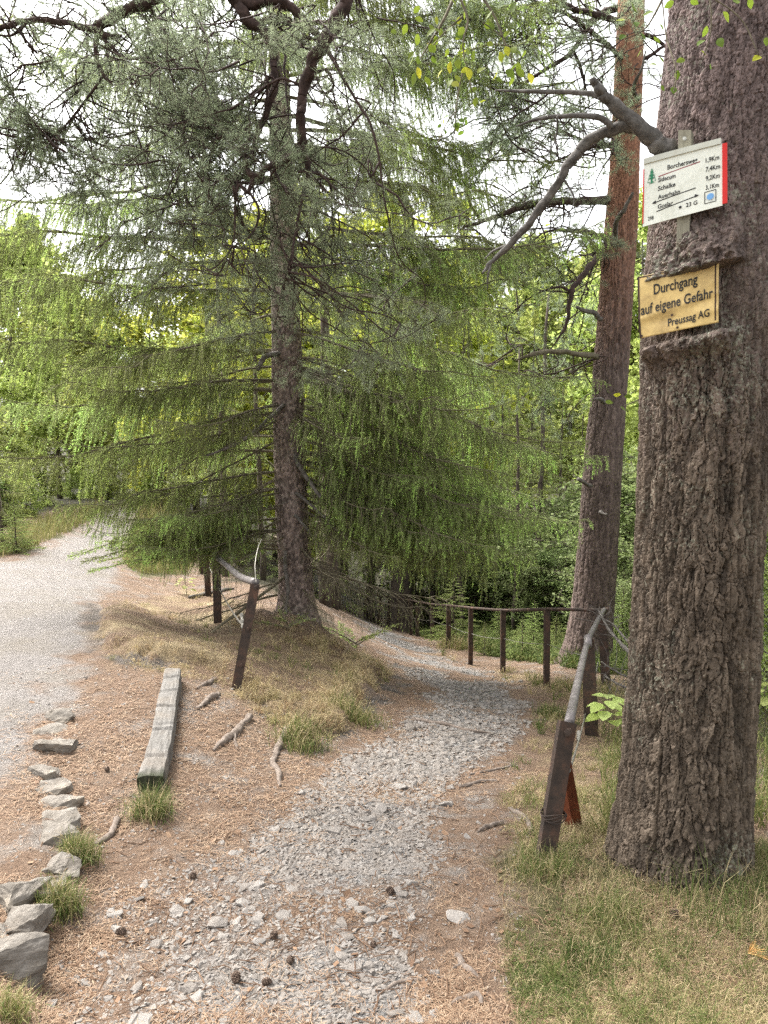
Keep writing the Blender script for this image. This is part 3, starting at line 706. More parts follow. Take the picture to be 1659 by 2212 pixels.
    n = 240; p = G(rg.uniform(60, 1600, n), 1480+740*rg.random(n)); a = rg.uniform(0, 6.3, n); d = np.stack([np.cos(a), np.sin(a), rg.normal(size=n)*.3], -1); e = np.stack([-np.sin(a), np.cos(a), rg.normal(size=n)*.3], -1); z = rg.uniform(.005, .014, n)[:, None]
    p[:, 2] += .006; V = np.stack([p-d*z*1.5-e*z*.5, p+d*z-e*z, p+d*z*1.7+e*z*.4, p-d*z*.6+e*z], 1).reshape(-1, 3); mb.add(V, (np.arange(n)[:, None]*4+np.array([[0, 1, 2, 3]])), 0, np.repeat(rg.random(n)*.6, 4))
    o = mb.build("needle_litter", q.done(q.scaled(col, .58))); tag(o, "brown fallen pine needles strewn over the earth", kind='stuff')
build_grass()
def tuft(u, v, n, L, spread, lab, tmix=(.1, .55), hang=None, seed=0):
    rg = np.random.default_rng(500+seed); p = G1(u, v)
    b = p+np.stack([rg.normal(size=n)*spread, rg.normal(size=n)*spread, np.zeros(n)], -1); b[:, 2] = height(b[:, 0], b[:, 1])
    V, F, t = blades(b-p, rg.uniform(.5, 1, n)*L, rg.uniform(.002, .0034, n)*max(1, p[1]/3.5), np.abs(rg.normal(size=n))*.55+.15, np.where(rg.random(n) < .3, rg.uniform(.6, .85, n), rg.uniform(*tmix, n)), rg, .9)
    o = mk("grass_tuft", V, F, M_grass, attrs={'tint': t}); o.location = tuple(p)
    tag(o, lab, "grass tuft")
tuft(328, 1760, 750, .20, .050, "green grass tuft growing at the mossy near end of the weathered beam", (.02, .45), seed=1)
tuft(175, 1855, 650, .17, .035, "grass tuft beside the pale blocky kerb stone", (.1, .5), seed=2)
tuft(135, 1965, 650, .17, .035, "lower grass tuft beside the large ridged kerb stone", (.1, .5), seed=3)
tuft(25, 2200, 350, .14, .03, "grass tuft in the bottom left corner under the nearest kerb stone", (.25, .6), seed=4)
tuft(1180, 1885, 500, .17, .07, "grass tuft around the foot of the near leaning iron post", (.05, .5), seed=5)
tuft(650, 1600, 500, .22, .09, "green grass tuft on the lower slope of the dry mound", (.1, .5), seed=6)
tuft(770, 1560, 450, .22, .10, "grass tuft at the mound edge closest to the stony path", (.2, .55), seed=7)
tuft(985, 1400, 500, .35, .16, "grass tuft under the young spruce at the path bend", (.3, .7), seed=8)
tuft(1190, 1545, 350, .18, .08, "short green grass tuft on the right path shoulder", (.02, .3), seed=9)
tuft(1560, 1970, 260, .30, .16, "tall green grass tuft in front of the sign pine's right foot", (.02, .35), seed=10)
tuft(1320, 1990, 500, .15, .07, "grass tuft at the left foot of the sign pine", (.05, .5), seed=11)
tuft(1280, 2080, 500, .13, .06, "dark green grass tuft in the foreground below the sign pine", (0, .25), seed=12)
# ------------------------------------------------------------------ trunks
def trunk_arrays(axis, nth, zs_dense, bark, seed, flare=0.0, extra=None):
    """axis: rows (x,y,z,r). zs_dense: heights of rings. bark(th, z, r, seed) -> outward displacement, tint"""
    ax = np.asarray(axis, float)
    zs = np.asarray(zs_dense, float); nz = len(zs)
    cx, cy, rr = (np.interp(zs, ax[:, 2], ax[:, k]) for k in (0, 1, 3))
    if len(zs) > 9:
        k = max(3, nz//30)|1; ker = np.ones(k)/k
        sm = lambda a: np.convolve(np.pad(a, k//2, mode='edge'), ker, 'valid')
        cx, cy, rr = sm(cx), sm(cy), sm(rr)
    th = np.arange(nth)/nth*2*math.pi
    TH, Z = np.meshgrid(th, zs); Rr = np.broadcast_to(rr[:, None], TH.shape)
    disp, tint = bark(TH, Z, Rr, seed)
    lob = flare*np.exp(-np.clip(Z-zs[0]-.25, 0, 9)/.16)*(.4+.9*np.maximum(0, fbm(np.cos(TH)*1.6, np.sin(TH)*1.6, seed=seed+3)+.3))
    Rf = Rr*(1+.035*fbm(np.cos(TH)*1.1, np.sin(TH)*1.1, Z*.8, seed=seed+1, oct=2))+disp+lob
    if extra is not None: Rf = Rf+extra(TH, Z)
    V = np.stack([cx[:, None]+Rf*np.cos(TH), cy[:, None]+Rf*np.sin(TH), Z], -1).reshape(-1, 3)
    i, j = np.meshgrid(np.arange(nz-1), np.arange(nth), indexing='ij'); j2 = (j+1) % nth
    F = np.stack([i*nth+j, i*nth+j2, (i+1)*nth+j2, (i+1)*nth+j], -1).reshape(-1, 4)
    return V, F, tint.ravel()
def pine_plates(w, h, amp, fine=.004):
    def f(TH, Z, R, seed):
        r0 = float(R.max()); per = int(2*math.pi*r0/w); c, sn = np.cos(TH)*r0, np.sin(TH)*r0
        wu = fbm(c*9, sn*9, Z*5, seed=seed, oct=2)+.6*fbm(c*40, sn*40, Z*26, seed=seed+2, oct=3)
        wv = fbm(c*9+9, sn*9, Z*5, seed=seed+5, oct=2)+.6*fbm(c*40+9, sn*40, Z*26, seed=seed+7, oct=3)
        f1, f2, cid = voronoi(TH/(2*math.pi)*per+wu*.75, Z/h+wv*.75, per, seed)
        g1, g2, c2 = voronoi(TH/(2*math.pi)*(per*2)+wu*1.6, Z/(h*.42)+wv*1.5, per*2, seed+11)
        k1, k2, c3 = voronoi(TH/(2*math.pi)*(per*5)+wu*2.5, Z/(h*.16)+wv*2.5, per*5, seed+12)
        deep = sstep(-.35, .35, fbm(c*7, sn*7, Z*4, seed=seed+30, oct=2))
        crack = sstep(.0, .13, f2-f1); c2k = sstep(.0, .14, g2-g1); c3k = sstep(0, .2, k2-k1)
        fis = 1-np.abs(fbm(c*14, sn*14, Z*2.4, seed=seed+40, oct=3))*3.0; fis = np.clip(fis, 0, 1)**4
        rug = fbm(c*70, sn*70, Z*60, seed=seed+21, oct=3)
        lay = fbm(c*26, sn*26, Z*16, seed=seed+23, oct=3); lay = np.floor(lay*5)/5
        d = amp*(.45+.55*deep)*(crack-1)+amp*.42*(c2k-1)+amp*.55*(cid-.5)+amp*.36*(c2-.5)+amp*.10*(c3-.5)+amp*.07*(c3k-1)+fine*.55*rug+amp*.30*lay-amp*.9*fis
        return d, np.clip(.35*cid+.3*c2+.35*c3+.25*rug, 0, 1)
    return f
def spruce_scales(w, amp):
    def f(TH, Z, R, seed):
        per = int(2*math.pi*float(R.max())/w)
        f1, f2, cid = voronoi(TH/(2*math.pi)*per, Z/w*.9+fbm(np.cos(TH)*4, np.sin(TH)*4, Z*6, seed=seed)*.8, per, seed)
        return amp*(sstep(.03, .3, f2-f1)-1)+amp*.8*(cid-.5), cid
    return f
def add_bark_tint(m):
    """plates differ a little in colour from one another"""
    t = m.node_tree; b = t.nodes['Principled BSDF']; src = b.inputs['Base Color'].links[0].from_socket
    at = t.nodes.new('ShaderNodeAttribute'); at.attribute_name = 'tint'
    mr = t.nodes.new('ShaderNodeMapRange'); mr.inputs[1].default_value = .2; mr.inputs[2].default_value = .8; mr.inputs[3].default_value = .58; mr.inputs[4].default_value = 1.42
    h = t.nodes.new('ShaderNodeHueSaturation'); t.links.new(at.outputs['Fac'], mr.inputs[0]); t.links.new(mr.outputs[0], h.inputs['Value'])
    t.links.new(src, h.inputs['Color']); t.links.new(h.outputs[0], b.inputs['Base Color'])
for m_ in (M_bark_near, M_bark_mid, M_bark_spruce): add_bark_tint(m_)

# ------------------------------------------------------------------ pine foliage
def twig_skeleton(rg, L, droop=.15):
    """crooked pine spray along +X: lists of polylines by order"""
    def crook(p, d, l, k, j):
        pts = [p]
        for _ in range(k-1):
            d = d+rg.normal(size=3)*j; d /= np.linalg.norm(d); p = p+d*l/(k-1); pts.append(p)
        return np.array(pts), d
    main, _ = crook(np.zeros(3), np.array([1, 0, -droop]), L, 10, .22)
    sec, ter = [], []
    for i in range(2, 10):
        for s in (1, -1):
            if rg.random() < .25: continue
            d = np.array([.6, s*.8, rg.normal()*.35-droop]); d /= np.linalg.norm(d)
            q, _ = crook(main[i], d, L*rg.uniform(.22, .45)*(1.15-i*.06), 6, .28); sec.append(q)
            for k in (2, 3, 4, 5):
                if rg.random() < .3: continue
                d2 = d+rg.normal(size=3)*.7; d2 /= np.linalg.norm(d2)
                t, _ = crook(q[k], d2, L*rg.uniform(.07, .18), 4, .25); ter.append(t)
    return main, sec, ter
PSPRAY = []
for i in range(6):
    rg = np.random.default_rng(700+i); main, sec, ter = twig_skeleton(rg, 1.0)
    wood = MB()
    wood.add(*tubes(main, np.linspace(.010, .004, 10), 4)); wood.add(*tubes(np.array(sec), np.tile(np.linspace(.0055, .0022, 6), (len(sec), 1)), 3)); wood.add(*tubes(np.array(ter), np.tile(np.linspace(.003, .0016, 4), (len(ter), 1)), 3))
    nd = MB()
    for arr, per in ((np.array(ter), 330), (np.array(sec), 190)):
        V, F, t, tw = needles(arr, per, 0.055, .0024, .55, rg, .35 if len(arr) == len(sec) else .1, 1.0)
        nd.add(V, F, 0, np.repeat(np.clip(.45+.25*rg.normal(size=len(t))+.2*(t-.5), 0, 1), 3))
    PSPRAY.append((wood.arrays(), nd.arrays()))
def put_sprays(mbw, mbn, pos, dirs, size, rg, nsc=1.0, minlen=0):
    for p, d, s in zip(pos, dirs, size):
        k = int(rg.integers(len(PSPRAY))); (wv, wf, _, _), (nv, nf, _, na) = PSPRAY[k]
        q = Vector(d).to_track_quat('X', 'Z').to_matrix()@Matrix.Rotation(float(rg.uniform(0, 6.3)), 3, 'X')
        M = np.array(q)*s
        mbw.add(wv@M.T+p, wf, 0)
        mbn.add(nv@M.T+p, nf, 0, na)
def traced(rows):
    """rows (u,v,Y,width in picture units) -> smooth 3-D line and radii"""
    a = np.array(rows, float); p = P(a[:, 0], a[:, 1], a[:, 2]); r = a[:, 3]/2/FPX*a[:, 2]
    q = catmull(np.c_[p, r], 7); return q[:, :3], np.maximum(q[:, 3], .002)
def limb(rows, mb, n=8, knob=.12, seed=0):
    p, r = traced(rows) if not isinstance(rows, tuple) else rows
    K = len(p); s = np.arange(K)
    r = r*(1+.6*knob*vnoise(s*.7, s*0+seed, seed=seed))
    p = p+np.stack([vnoise(s*.45, s*0+seed+k, seed=40+k) for k in range(3)], -1)*r[:, None]*.35
    if r.max() > .011:                       # thick wood: knobbly, furrowed surface
        f = np.linspace(0, K-1, K*4); k0 = np.minimum(f.astype(int), K-2); fr = f-k0
        pp = p[k0]+(p[k0+1]-p[k0])*fr[:, None]; rr = r[k0]+(r[k0+1]-r[k0])*fr; m = 16
        V, F = tubes(pp, rr, m); c = np.repeat(pp, m, 0); nv = len(c); d = V[:nv]-c
        sc = 1.0/max(.02, float(r.max()))
        ang = np.tile(np.arange(m)/m*6.2832, len(pp)); L = np.repeat(np.r_[0, np.cumsum(np.linalg.norm(np.diff(pp, axis=0), axis=1))], m)
        w_ = 1+.22*fbm(np.cos(ang)*1.6, np.sin(ang)*1.6, L*sc*.55, seed=seed % 97, oct=4)+.24*fbm(np.cos(ang)*3, np.sin(ang)*3, L*sc*.18, seed=seed % 97+5, oct=3)
        V[:nv] = c+d*w_[:, None]; mb.add(V, F)
    else: mb.add(*tubes(p, r, n))
    return p, r

# ------------------------------------------------------------------ the pine with the signs
def build_sign_pine():
    Yp = 3.28
    rows = [(1462, 1905, .64), (1468, 1800, .625), (1478, 1700, .60), (1490, 1500, .575), (1500, 1300, .556), (1515, 1000, .545), (1523, 800, .55), (1532, 650, .565), (1538, 500, .53), (1548, 300, .50), (1572, 50, .48), (1576, 0, .475), (1610, -400, .44)]
    ax = []
    for u, v, dia in rows:
        p = P(u, v, Yp); ax.append((p[0], p[1], p[2], dia/2*.985))
    x0, y0 = ax[0][0], ax[0][1]; zb = height(x0, y0)[0]
    ax = [(x0, y0, zb-.3, .335)]+[a for a in ax]+[(ax[-1][0]+.25, ax[-1][1]+.2, 7.0, .19), (ax[-1][0]+.4, ax[-1][1]+.4, 10.0, .10)]
    ax = np.array(ax); ax = ax[np.argsort(ax[:, 2])]
    zs = np.concatenate([np.linspace(zb-.25, 4.3, 880), np.linspace(4.4, 10, 70)])
    root = empty("pine_tree", (x0, y0, zb)); tag(root, "massive old pine trunk on the right carrying a white and a yellow sign", "tree")
    A = lambda z: np.array([np.interp(z, ax[:, 2], ax[:, 0]), np.interp(z, ax[:, 2], ax[:, 1])])
    # face that carries the signs
    zs_y = P(1465, 648, Yp)[2]; c = A(zs_y); d = -c/np.linalg.norm(c); a_ = math.radians(-9)
    nrm = np.array([d[0]*math.cos(a_)-d[1]*math.sin(a_), d[0]*math.sin(a_)+d[1]*math.cos(a_)])
    thn = math.atan2(nrm[1], nrm[0])
    top = P(1465, 580, 2.98)[2]; bot = P(1465, 722, 2.98)[2]
    def extra(TH, Z):
        dth = np.angle(np.exp(1j*(TH-thn)))
        tl = .066*np.sin(np.clip(dth, -1.4, 1.4))+.012*fbm(TH*5, TH*0+3, seed=78)      # the lips follow the tilt of the yellow sign
        zt, zb2 = top+tl, bot+tl
        side = np.exp(-(np.clip(np.abs(dth+.10)-.46, 0, 9)/.20)**2)
        n_ = 1+.55*fbm(TH*5, Z*12, seed=77)+.35*fbm(TH*16, Z*40, seed=79)
        up = np.clip(Z-zt, 0, 9); dn = np.clip(zb2-Z, 0, 9)
        e = side*n_*((.018*np.exp(-(up/.03)**2)+.070*np.exp(-(up/.18)**2))*sstep(-.006, .010, Z-zt)+.050*np.exp(-((Z-zb2+.034)/.036)**2)+.03*np.exp(-(dn/.12)**2)*(Z < zb2))
        inner = side*(Z < zt-.002)*(Z > zb2+.002)
        return e-inner*.03
    def bark(TH, Z, R, seed):
        dl, tl = pine_plates(.048, .15, .0175, .0045)(TH, Z, R, seed)
        du, tu = pine_plates(.032, .055, .009, .004)(TH, Z, R, seed+50)
        k = sstep(1.9, 2.9, Z); return dl*(1-k)+du*k, tl*(1-k)+tu*k
    V, F, t = trunk_arrays(ax, 460, zs, bark, 11, flare=.04, extra=extra)
    V -= np.array([x0, y0, zb])
    mk("trunk", V, [F], M_bark_near, root, attrs={'tint': t}, smooth=False)
    off = np.array([x0, y0, zb])
    # dead limb on the left of the trunk
    mb = MB()
    limb([(1440, 330, 3.15, 44), (1420, 308, 3.12, 35), (1370, 262, 3.1, 28), (1320, 222, 3.08, 24), (1295, 195, 3.06, 19), (1278, 170, 3.05, 11)], mb, 9, .2, 1)
    limb([(1385, 275, 3.12, 22), (1350, 275, 3.12, 24), (1300, 288, 3.15, 22), (1255, 320, 3.2, 21), (1220, 372, 3.2, 19), (1185, 425, 3.25, 17), (1140, 485, 3.3, 15), (1100, 530, 3.35, 13), (1062, 565, 3.4, 9), (1042, 590, 3.4, 4)], mb, 8, .18, 2)
    limb([(1330, 225, 3.08, 15), (1290, 206, 3.1, 12), (1225, 198, 3.15, 9), (1140, 198, 3.2, 7), (1070, 195, 3.25, 3)], mb, 7, .15, 3)
    limb([(1322, 272, 3.1, 14), (1290, 255, 3.1, 11), (1230, 250, 3.15, 9), (1170, 255, 3.2, 7), (1115, 272, 3.25, 3)], mb, 7, .15, 4)
    limb([(1062, 562, 3.4, 6), (1055, 590, 3.4, 5), (1053, 625, 3.42, 2)], mb, 6, .1, 5)
    limb([(1098, 530, 3.35, 6), (1070, 540, 3.4, 5), (1046, 560, 3.42, 2)], mb, 6, .1, 6)
    limb([(1205, 250, 3.16, 5), (1200, 300, 3.2, 3.5), (1180, 340, 3.2, 2)], mb, 6, .1, 7)
    limb([(1215, 380, 3.2, 5), (1240, 430, 3.2, 3), (1225, 470, 3.2, 1.5)], mb, 6, .1, 8)
    o = mb.build("dead_limb", M_limb, root, True); o.location = tuple(-off); o['label'] = "grey broken dead limb with curved side branches"
    # overhanging boughs, rooted on the trunk above the frame
    anc = A(6.4)
    def above(z, k=0): q = A(z); return np.array([q[0], q[1], z])
    rg = np.random.default_rng(88)
    def bough(name, start_z, lines, sprays, seed):
        b = MB(); mbw = MB(); mbn = MB(); pts_all = []
        for i, rows in enumerate(lines):
            p, r = traced(rows)
            if i == 0 and start_z:
                s = above(start_z); p0 = p[0]; mid = (s+p0)/2+np.array([0, .1, .35])
                ext = catmull(np.array([s, mid, p0]), 8)[:-1]; p = np.concatenate([ext, p]); r = np.concatenate([np.linspace(.075, r[0], len(ext)), r])
            p, r = limb((p, r), b, 8, .16, seed+i); pts_all.append((p, r))
        o = b.build(name, M_bough, root, True); o.location = tuple(-off)
        # side twigs and needle sprays
        pos, dr, sz = [], [], []
        for (u0, u1, v0, v1, Y0, Y1, n, s0, s1) in sprays:
            uu, vv, YY = rg.uniform(u0, u1, n), rg.uniform(v0, v1, n), rg.uniform(Y0, Y1, n)
            q = P(uu, vv, YY); pos += list(q)
            for k in range(n):
                d = np.array([rg.normal()*.8-.25, rg.normal()*.8, -.35+.45*rg.normal()]); dr.append(d/np.linalg.norm(d)); sz.append(rg.uniform(s0, s1))
        # carrying twigs from the nearest bough point to each spray
        allp = np.concatenate([p for p, r in pts_all]); cw = []
        for q in pos:
            k = np.argsort(np.linalg.norm(allp-q, axis=1)+rg.random(len(allp))*.25)[0]; a = allp[k]
            m1 = a+(q-a)*.35+rg.normal(size=3)*.06; m2 = a+(q-a)*.7+rg.normal(size=3)*.06
            cw.append(catmull(np.array([a, m1, m2, q]), 4))
        mbw.add(*tubes(np.array(cw), np.tile(np.linspace(.006, .0028, 13), (len(cw), 1)), 4))
        put_sprays(mbw, mbn, pos, dr, sz, rg)
        w_ = mbw.build("twig", M_bough, o, True); f_ = mbn.build("foliage", M_pneedle, o)
        return o
    bough("branch", 6.2, [
        [(790, -110, 4.2, 32), (765, -45, 4.2, 30), (738, 25, 4.2, 28), (695, 95, 4.2, 26), (662, 175, 4.25, 21), (647, 250, 4.25, 19), (652, 315, 4.3, 18), (658, 335, 4.3, 16)],
        [(655, 328, 4.3, 15), (620, 345, 4.25, 13), (580, 362, 4.25, 12), (548, 380, 4.25, 12), (532, 362, 4.25, 10), (533, 345, 4.2, 9)],
        [(548, 380, 4.25, 10), (535, 415, 4.25, 8), (515, 400, 4.25, 6), (508, 450, 4.25, 5), (506, 510, 4.25, 4), (490, 560, 4.25, 2)],
        [(660, 330, 4.3, 12), (667, 375, 4.3, 10), (652, 430, 4.3, 7), (640, 490, 4.3, 6), (630, 550, 4.3, 4), (615, 600, 4.3, 2)],
        [(538, 412, 4.25, 6), (560, 460, 4.25, 5), (540, 510, 4.25, 4), (500, 535, 4.25, 2)],
        [(690, 85, 4.2, 14), (660, 45, 4.2, 13), (628, 15, 4.2, 13), (600, -5, 4.2, 12)],
        [(652, 182, 4.25, 7), (700, 150, 4.2, 6), (720, 185, 4.2, 6), (700, 200, 4.2, 4), (680, 160, 4.2, 3)],
        [(648, 185, 4.25, 6), (610, 170, 4.25, 5), (575, 185, 4.3, 3)],
        [(700, 98, 4.2, 8), (730, 150, 4.15, 6), (760, 200, 4.15, 5), (800, 270, 4.1, 5), (820, 350, 4.1, 4), (830, 440, 4.1, 2)],
    ], [(430, 850, 0, 420, 4.1, 5.8, 48, .45, .8), (430, 760, 380, 620, 4.2, 5.2, 24, .35, .6), (560, 920, 520, 760, 4.4, 5.4, 22, .35, .6)], 10)
    bough("branch", 6.6, [
        [(560, -110, 4.5, 26), (520, -40, 4.5, 26), (510, 5, 4.5, 25), (540, 48, 4.5, 22), (575, 75, 4.5, 18), (592, 130, 4.5, 16), (592, 190, 4.5, 14), (572, 250, 4.5, 12), (552, 300, 4.5, 11), (545, 345, 4.5, 9)],
        [(505, 5, 4.5, 20), (560, 4, 4.5, 20), (600, 2, 4.5, 18), (630, 20, 4.5, 13), (640, 40, 4.5, 9)],
        [(560, 50, 4.5, 12), (600, 40, 4.5, 15), (628, 50, 4.5, 13)],
        [(560, 300, 4.5, 7), (520, 280, 4.6, 6), (470, 300, 4.7, 5), (430, 302, 4.8, 4)],
        [(590, 160, 4.5, 7), (530, 215, 4.6, 6), (470, 250, 4.7, 4), (400, 270, 4.8, 3)],
    ], [(250, 640, -20, 380, 4.4, 6.0, 46, .45, .85), (340, 620, 300, 520, 4.4, 5.4, 20, .4, .65)], 30)
    bough("branch", 7.0, [
        [(440, -100, 4.7, 22), (380, -30, 4.7, 22), (320, 2, 4.7, 22), (262, 28, 4.7, 20), (214, 55, 4.7, 20), (212, 72, 4.7, 18), (240, 80, 4.7, 12), (265, 78, 4.7, 6)],
        [(212, 66, 4.7, 13), (180, 58, 4.7, 12), (120, 46, 4.7, 11), (50, 45, 4.7, 11), (0, 60, 4.7, 9), (-60, 50, 4.7, 8)],
        [(210, 78, 4.7, 10), (207, 120, 4.7, 9), (222, 160, 4.7, 7), (245, 185, 4.7, 4)],
        [(225, 85, 4.7, 8), (250, 110, 4.7, 6), (275, 150, 4.7, 5), (290, 210, 4.7, 3)],
        [(60, 46, 4.7, 6), (30, 75, 4.7, 5), (-10, 75, 4.7, 4)],
        [(225, 160, 4.7, 5), (160, 250, 4.8, 5), (120, 285, 4.8, 4), (70, 290, 4.8, 3)],
    ], [(-60, 480, -20, 330, 4.4, 6.0, 66, .5, .9), (-30, 330, 230, 430, 4.6, 5.6, 26, .4, .7)], 50)
    return root, nrm, A, off
PINE, SIGN_N, PINE_AXIS, PINE_OFF = build_sign_pine()

# ------------------------------------------------------------------ the two signs
def plane_pts(uv, c, n):
    """picture points carried onto the upright plane through c with ground-plan normal n"""
    d = ray(np.array([q[0] for q in uv]), np.array([q[1] for q in uv])); o = np.array([0, 0, CAMZ]); n3 = np.array([n[0], n[1], 0])
    t = ((np.asarray(c)-o)@n3)/(d@n3); return o+d*t[:, None]
class Board:
    """a flat board with its own (s,t) coordinates: s to the right 0..1, t up 0..1"""
    def __init__(s, uv, c, n):
        q = plane_pts(uv, c, n)               # order: top left, top right, bottom right, bottom left
        s.q = q; s.n = np.array([n[0], n[1], 0.])
        s.o = q.mean(0); s.w = np.linalg.norm(q[1]-q[0]); s.h = np.linalg.norm(q[3]-q[0])
        s.ctr = s.o
    def at(s, a, b, out=0.0):
        a, b = np.asarray(a, float)[..., None], np.asarray(b, float)[..., None]
        top = s.q[0]*(1-a)+s.q[1]*a; bot = s.q[3]*(1-a)+s.q[2]*a
        return bot*(1-b)+top*b+s.n*np.asarray(out, float)[..., None]-s.ctr
    def slab(s, a0, a1, b0, b1, o0, o1, warp=None, na=2, nb=2):
        aa, bb = np.linspace(a0, a1, na), np.linspace(b0, b1, nb); A_, B_ = np.meshgrid(aa, bb)
        wv = 0 if warp is None else warp(A_, B_)
        V = np.concatenate([s.at(A_, B_, o1+wv+0*A_).reshape(-1, 3), s.at(A_, B_, o0+wv+0*A_).reshape(-1, 3)])
        i, j = np.meshgrid(np.arange(nb-1), np.arange(na-1), indexing='ij'); k = i*na+j; m = na*nb
        fr = np.stack([k, k+1, k+na+1, k+na], -1).reshape(-1, 4); F = [fr, fr[:, ::-1]+m]
        rim = list(range(na))+[r*na+na-1 for r in range(1, nb)]+[(nb-1)*na+c for c in range(na-2, -1, -1)]+[r*na for r in range(nb-2, 0, -1)]
        F.append(np.array([(rim[x], rim[x]+m, rim[(x+1) % len(rim)]+m, rim[(x+1) % len(rim)]) for x in range(len(rim))]))
        return V, F
    def text(s, body, a, b, hgt, out, align='LEFT', width=None, slant=0.0, warp=None, bold=0.018, depth=.0006, jitter=None):
        cu = bpy.data.curves.new("t", 'FONT'); cu.body = body; cu.size = 1.0; cu.align_x = 'LEFT'; cu.offset = bold; cu.resolution_u = 3
        ob = bpy.data.objects.new("t", cu); COL.objects.link(ob)
        dg = bpy.context.evaluated_depsgraph_get(); dg.update(); me = ob.evaluated_get(dg).to_mesh()
        V = np.array([v.co[:] for v in me.vertices]); F = [list(p.vertices) for p in me.polygons]
        ob.evaluated_get(dg).to_mesh_clear(); bpy.data.objects.remove(ob); bpy.data.curves.remove(cu)
        k = hgt/.70; sx = k*s.h/s.w
        if width: sx = width/(V[:, 0].max()-V[:, 0].min())
        x = (V[:, 0]-V[:, 0].min())*sx; tot = x.max()
        x = a+x-(0 if align == 'LEFT' else tot/2 if align == 'CENTER' else tot); y = b+V[:, 1]*k
        y = y+slant*(x-a)
        wv = 0 if warp is None else warp(x, y)
        W = s.at(x, y, out+wv+0*x)
        tri = [[f[0], f[i], f[i+1]] for f in F for i in range(1, len(f)-1)]
        return W, np.array(tri)
    def stroke(s, pts, wid, out, n=0, warp=None):
        """flat line drawn on the board; pts in (s,t), wid in t units"""
        p = np.array(pts, float); V = []; F = []
        asp = s.w/s.h
        for k in range(len(p)-1):
            d = (p[k+1]-p[k])*np.array([asp, 1]); d /= np.linalg.norm(d)+1e-9; m = np.array([-d[1]/asp, d[0]])*wid/2
            b = len(V); V += [p[k]-m, p[k+1]-m, p[k+1]+m, p[k]+m]; F.append([b, b+1, b+2, b+3])
        V = np.array(V); wv = 0 if warp is None else warp(V[:, 0], V[:, 1])
        return s.at(V[:, 0], V[:, 1], out+wv+0*V[:, 0]), np.array(F)
    def disc(s, a, b, r, out, n=20, ri=0.0):
        asp = s.w/s.h; t = np.arange(n)/n*6.2832
        V = [(a+r*math.cos(x)/asp, b+r*math.sin(x)) for x in t]; V = np.array(V)
        return s.at(V[:, 0], V[:, 1], np.full(n, out)), np.array([[0, i, i+1] for i in range(1, n-1)])
def sign_paint(name, c, dirt=(.30, .27, .20), amt=.35, rough=.45, bump=.1):
    q = N(name, rough); g = q.geo(); n1 = q.noise(9, g, 5, .6); n2 = q.noise(70, g, 4, .7)
    col = q.mix(c, dirt, q.math('MULTIPLY', q.ramp(q.math('MULTIPLY', n1, q.math('ADD', n2, .3)), [(.36, (0,)*3), (.6, (1,)*3)]), amt))
    return q.done(col, q.bump(n1, bump, .003))
